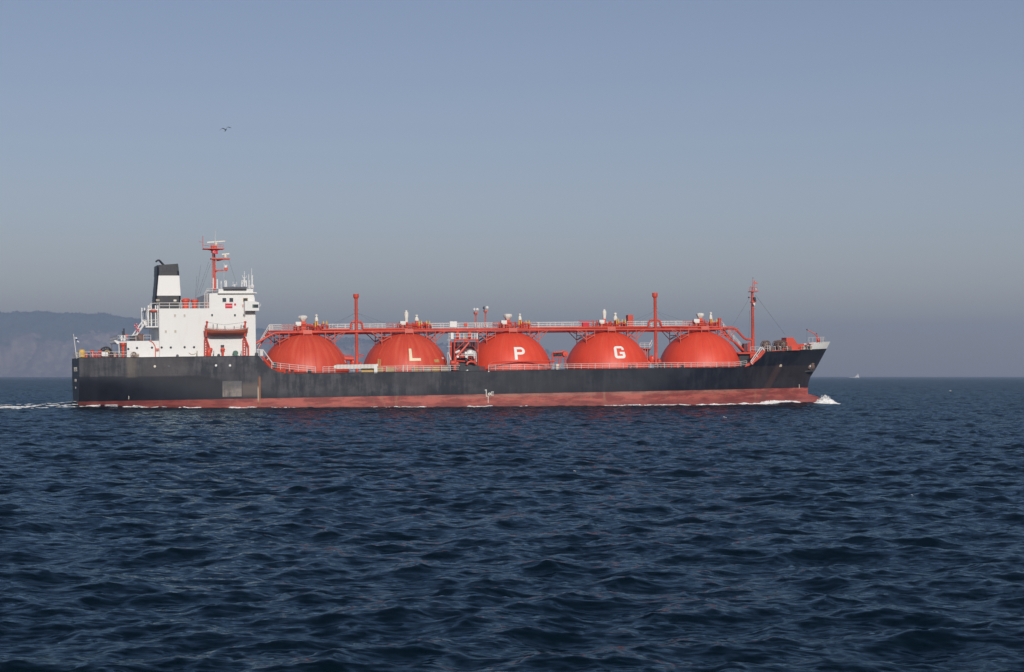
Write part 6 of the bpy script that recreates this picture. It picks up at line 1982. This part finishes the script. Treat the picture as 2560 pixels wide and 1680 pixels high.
# small ship on the horizon
def far_vessel():
    D = 5200.0
    k = D / F_PX
    x0 = (2123 - 1280) * k; x1 = (2148 - 1280) * k
    L = x1 - x0
    root = empty('distant_vessel', ((x0 + x1) / 2, D, 0)); root.rotation_euler = (0, 0, math.pi)
    B = L * .19
    mb = MB(); v, f = [], []
    st = np.linspace(-.5, .5, 15)
    for s in (-1, 1):
        for t in st:
            b_ = B / 2 * (1 - max(0, (t - .1) / .4) ** 2.2)
            sh = L * (.052 + .05 * max(0, t) ** 2)
            v += [(t * L, s * b_ * .8, -.6), (t * L + L * .03 * max(0, t) * 2, s * max(.05, b_), sh)]
    n = len(st)
    for s in (0, 1):
        for i in range(n - 1):
            a = s * 2 * n + 2 * i; q = (a, a + 2, a + 3, a + 1); f.append(q if s == 0 else q[::-1])
    for i in range(n - 1): f.append((2 * i + 1, 2 * i + 3, 2 * n + 2 * i + 3, 2 * n + 2 * i + 1))
    f.append((0, 1, 2 * n + 1, 2 * n))
    mb.add(v, f); sub('hull', mb, 'cream', root)
    zb = L * .05
    mb = MB(); mb.box(-L * .46, -L * .05, -B * .38, B * .38, zb, zb + L * .10); mb.box(-L * .44, -L * .20, -B * .36, B * .36, zb + L * .10, zb + L * .21); sub('superstructure', mb, 'white', root)
    mb = MB(); mb.box(-L * .42, -L * .25, -B * .34, B * .34, zb + L * .21, zb + L * .29); sub('wheelhouse', mb, 'white', root)
    mb = MB(); mb.box(-L * .26, -L * .245, -B * .3, B * .3, zb + L * .235, zb + L * .27); mb.box(-L * .41, -L * .26, B * .34, B * .345, zb + L * .235, zb + L * .265); sub('windows', mb, 'glass', root)
    mb = MB(); mb.box(-L * .40, -L * .32, -B * .12, B * .12, zb + L * .29, zb + L * .36); sub('funnel', mb, 'cream', root)
    mb = MB(); mb.tube([(-L * .28, 0, zb + L * .29), (-L * .28, 0, zb + L * .42)], L * .006, 5); sub('mast', mb, 'cream', root)
    tag(root, 'small pale vessel far off on the horizon beyond the bow', 'boat')
far_vessel()

# ------------------------------------------------------------------ broken water
fmat, nt, b = new_mat('foam')
tc = node(nt, 'ShaderNodeNewGeometry')
n1 = noise(nt, tc.outputs['Position'], 2.2, 4, .6)
nt.links.new(mixc(nt, sstep(nt, n1, .3, .62), (0.74, 0.755, 0.77), (0.90, 0.89, 0.87)), b.inputs['Base Color'])
b.inputs['Roughness'].default_value = 0.9
def to_world(x, y, z): return SHIP @ Vector((x, y, z))
def sea_z(wx, wy):
    a, b_ = np.array([wx]), np.array([wy])
    H, _, _, _ = sea_at(a, b_, np.array([1.0]))
    return float(H[0] + ship_swell(a, b_)[0])
def flat(x, y):
    """Ship-frame (x, y) to a world point on the sea surface."""
    p = Vector((-11, 335, 0)) + Matrix.Rotation(YAW, 3, 'Z') @ Vector((x, y, 0))
    return p.x, p.y
rnd = random.Random(12)
def spill(mb, x, y, rx, ry, rz, dz, seed):
    wx, wy = flat(x, y)
    mb.blob((wx, wy, sea_z(wx, wy) + dz), rx, ry, rz, seed, 6, .28)
# bow wave: plume at the forefoot and a sheet curling back along the side
mb = MB()
xp = S(2049, 1003, -1.2)[0]
k = 0
def plume(x):
    q = (x - xp) * 1.12
    return 1.25 * math.exp(-((q - .75) / .85) ** 2) + .95 * math.exp(-((q - 1.8) / .85) ** 2) + .34 * math.exp(-((q - 2.9) / .7) ** 2) + .5 * math.exp(-((q + .6) / .7) ** 2) + .08
for i in range(420):                    # dense core
    x = xp - 2.0 + 5.4 * rnd.random()
    env = plume(x) * .82
    r = rnd.uniform(.20, .34) * (.55 + .45 * min(1, env))
    spill(mb, x, -1.7 + rnd.uniform(-.7, .7), r * 1.2, r, r, rnd.random() * max(.02, env - r * .8) - .08, k); k += 1
for i in range(1500):
    x = xp - 2.2 + 5.8 * rnd.random()
    env = plume(x) * (1 + .08 * math.sin(x * 9 + 1) + .05 * math.sin(x * 17))
    z = rnd.random() ** .75 * env
    y = -1.7 + rnd.uniform(-1.0, 1.0) * (1 - .6 * z / 2)
    r = rnd.uniform(.05, .16) * (1.25 - .65 * z / (env + .01))
    spill(mb, x, y, r * 1.15, r, r * rnd.uniform(.7, 1.3), z - .12, k); k += 1
for i in range(260):
    x = xp - 1.6 + rnd.uniform(0, 4.8); z = plume(x) * rnd.uniform(.85, 1.12)
    r = rnd.uniform(.018, .045); spill(mb, x, -1.7 + rnd.uniform(-.8, .8), r, r, r, z, k); k += 1
xs0, xs1 = edge(1640, 1013)[0], edge(2050, 1003)[0]
for i in range(3000):
    t = rnd.random() ** .8
    x = xs0 + (xs1 - xs0) * t
    yb = half(min(x, stem_x(0.5) - .1), .5) if x < stem_x(0.5) - .2 else 1.2
    lob = .12 + .88 * math.exp(-((t - .66) / .17) ** 2) * (.75 + .25 * math.sin(t * 40)) + .10 * abs(math.sin(t * 23)) + .25 * math.exp(-((t - .95) / .06) ** 2)
    hgt = .52 * lob
    d = rnd.random() ** 1.3 * (.25 + 1.7 * lob)
    r = rnd.uniform(.06, .16)
    spill(mb, x, -yb - d, r * 1.6, r * 1.2, r * .8, hgt * (1 - d / 2.2) * rnd.random() - .05, k); k += 1
o = mb.build('bow_wave', [fmat], None, True)
tag(o, 'white foam curling from the red forefoot along the bow', 'foam', kind='stuff')
# broken foam line along the waterline amidships
mb = MB(); k = 0
for i in range(1500):
    px = rnd.uniform(230, 1790)
    if math.sin(px * .021) + math.sin(px * .0533 + 1) + .8 * math.sin(px * .0113 + 2) < .25: continue
    x = edge(px, 1012)[0]
    spill(mb, x, -half(x, .3) - rnd.random() ** 2 * 1.1 - .05, rnd.uniform(.10, .35), rnd.uniform(.08, .18), rnd.uniform(.03, .085), rnd.uniform(-.02, .10), k); k += 1
o = mb.build('waterline_foam', [fmat], None, True)
tag(o, 'thin broken foam along the waterline of the red hull bottom', 'foam', kind='stuff')
# stern wake: two ragged lines trailing aft
mb = MB(); k = 0
for i in range(1500):
    u = rnd.random()
    line = rnd.random()
    s = -X_STERN + 28 * u ** .9 - 2
    if line < .62:
        y = -5.5 - 2.2 * u + rnd.gauss(0, .45 + .5 * u); 
    elif line < .82:
        y = -9.5 - 3.5 * u + rnd.gauss(0, .5)
    else:
        y = rnd.uniform(-8, 6)
    if math.sin(s * 1.7 + y) + math.sin(s * .63 + 2) + rnd.uniform(-.6, .6) < -.35 - .5 * (line < .62): continue
    spill(mb, -s, y, rnd.uniform(.16, .62), rnd.uniform(.08, .24), rnd.uniform(.015, .05), rnd.uniform(0, .03), k); k += 1
for i in range(420):
    u = rnd.random(); x = X_STERN + 1 + 13 * u
    if math.sin(x * 2.1) + rnd.uniform(-.5, .5) < -.3: continue
    spill(mb, x, -half(x, .5) - 1.2 - rnd.gauss(0, .3) - 1.5 * (i % 3 == 0), rnd.uniform(.1, .35), rnd.uniform(.06, .15), rnd.uniform(.02, .06), rnd.uniform(.0, .05), k); k += 1
o = mb.build('stern_wake', [fmat], None, True)
tag(o, 'ragged white wake trailing from the black stern', 'foam', kind='stuff')
# a few whitecaps
mb = MB(); k = 0
for px, py, w_ in ((2186, 992, 5), (2303, 1011, 4), (1812, 1046, 8), (1895, 1120, 3), (1437, 1180, 5), (2278, 1241, 4)):
    d = CAM_H * F_PX / (py - HORIZON); cx = (px - 1280) / F_PX * d
    for i in range(14):
        wx, wy = cx + rnd.uniform(-.5, .5) * w_ * d / F_PX, d + rnd.uniform(-.15, .15)
        r = rnd.uniform(.15, .4) * w_ * d / F_PX * .35
        mb.blob((wx, wy, sea_z(wx, wy) + .01), r * 1.6, r, r * .35, k, 7, .3); k += 1
o = mb.build('whitecaps', [fmat], None, True)
tag(o, 'small scattered whitecaps breaking on the open water', 'foam', kind='stuff')

# ------------------------------------------------------------------ sea haze
mb = MB(); mb.box(-11900, 11900, -11900, 11900, -5.0, 330.0)
hm = bpy.data.materials.new('sea_haze'); hm.use_nodes = True
nt = hm.node_tree; nt.nodes.clear()
out = nt.nodes.new('ShaderNodeOutputMaterial')
pv = nt.nodes.new('ShaderNodeVolumePrincipled')
pv.inputs['Color'].default_value = (0.60, 0.745, 1.0, 1)
pv.inputs['Density'].default_value = 1.85e-4
pv.inputs['Anisotropy'].default_value = 0.14
nt.links.new(pv.outputs[0], out.inputs['Volume'])
o = mb.build('haze', [hm])
tag(o, 'thin grey-blue sea haze', 'haze', kind='stuff')
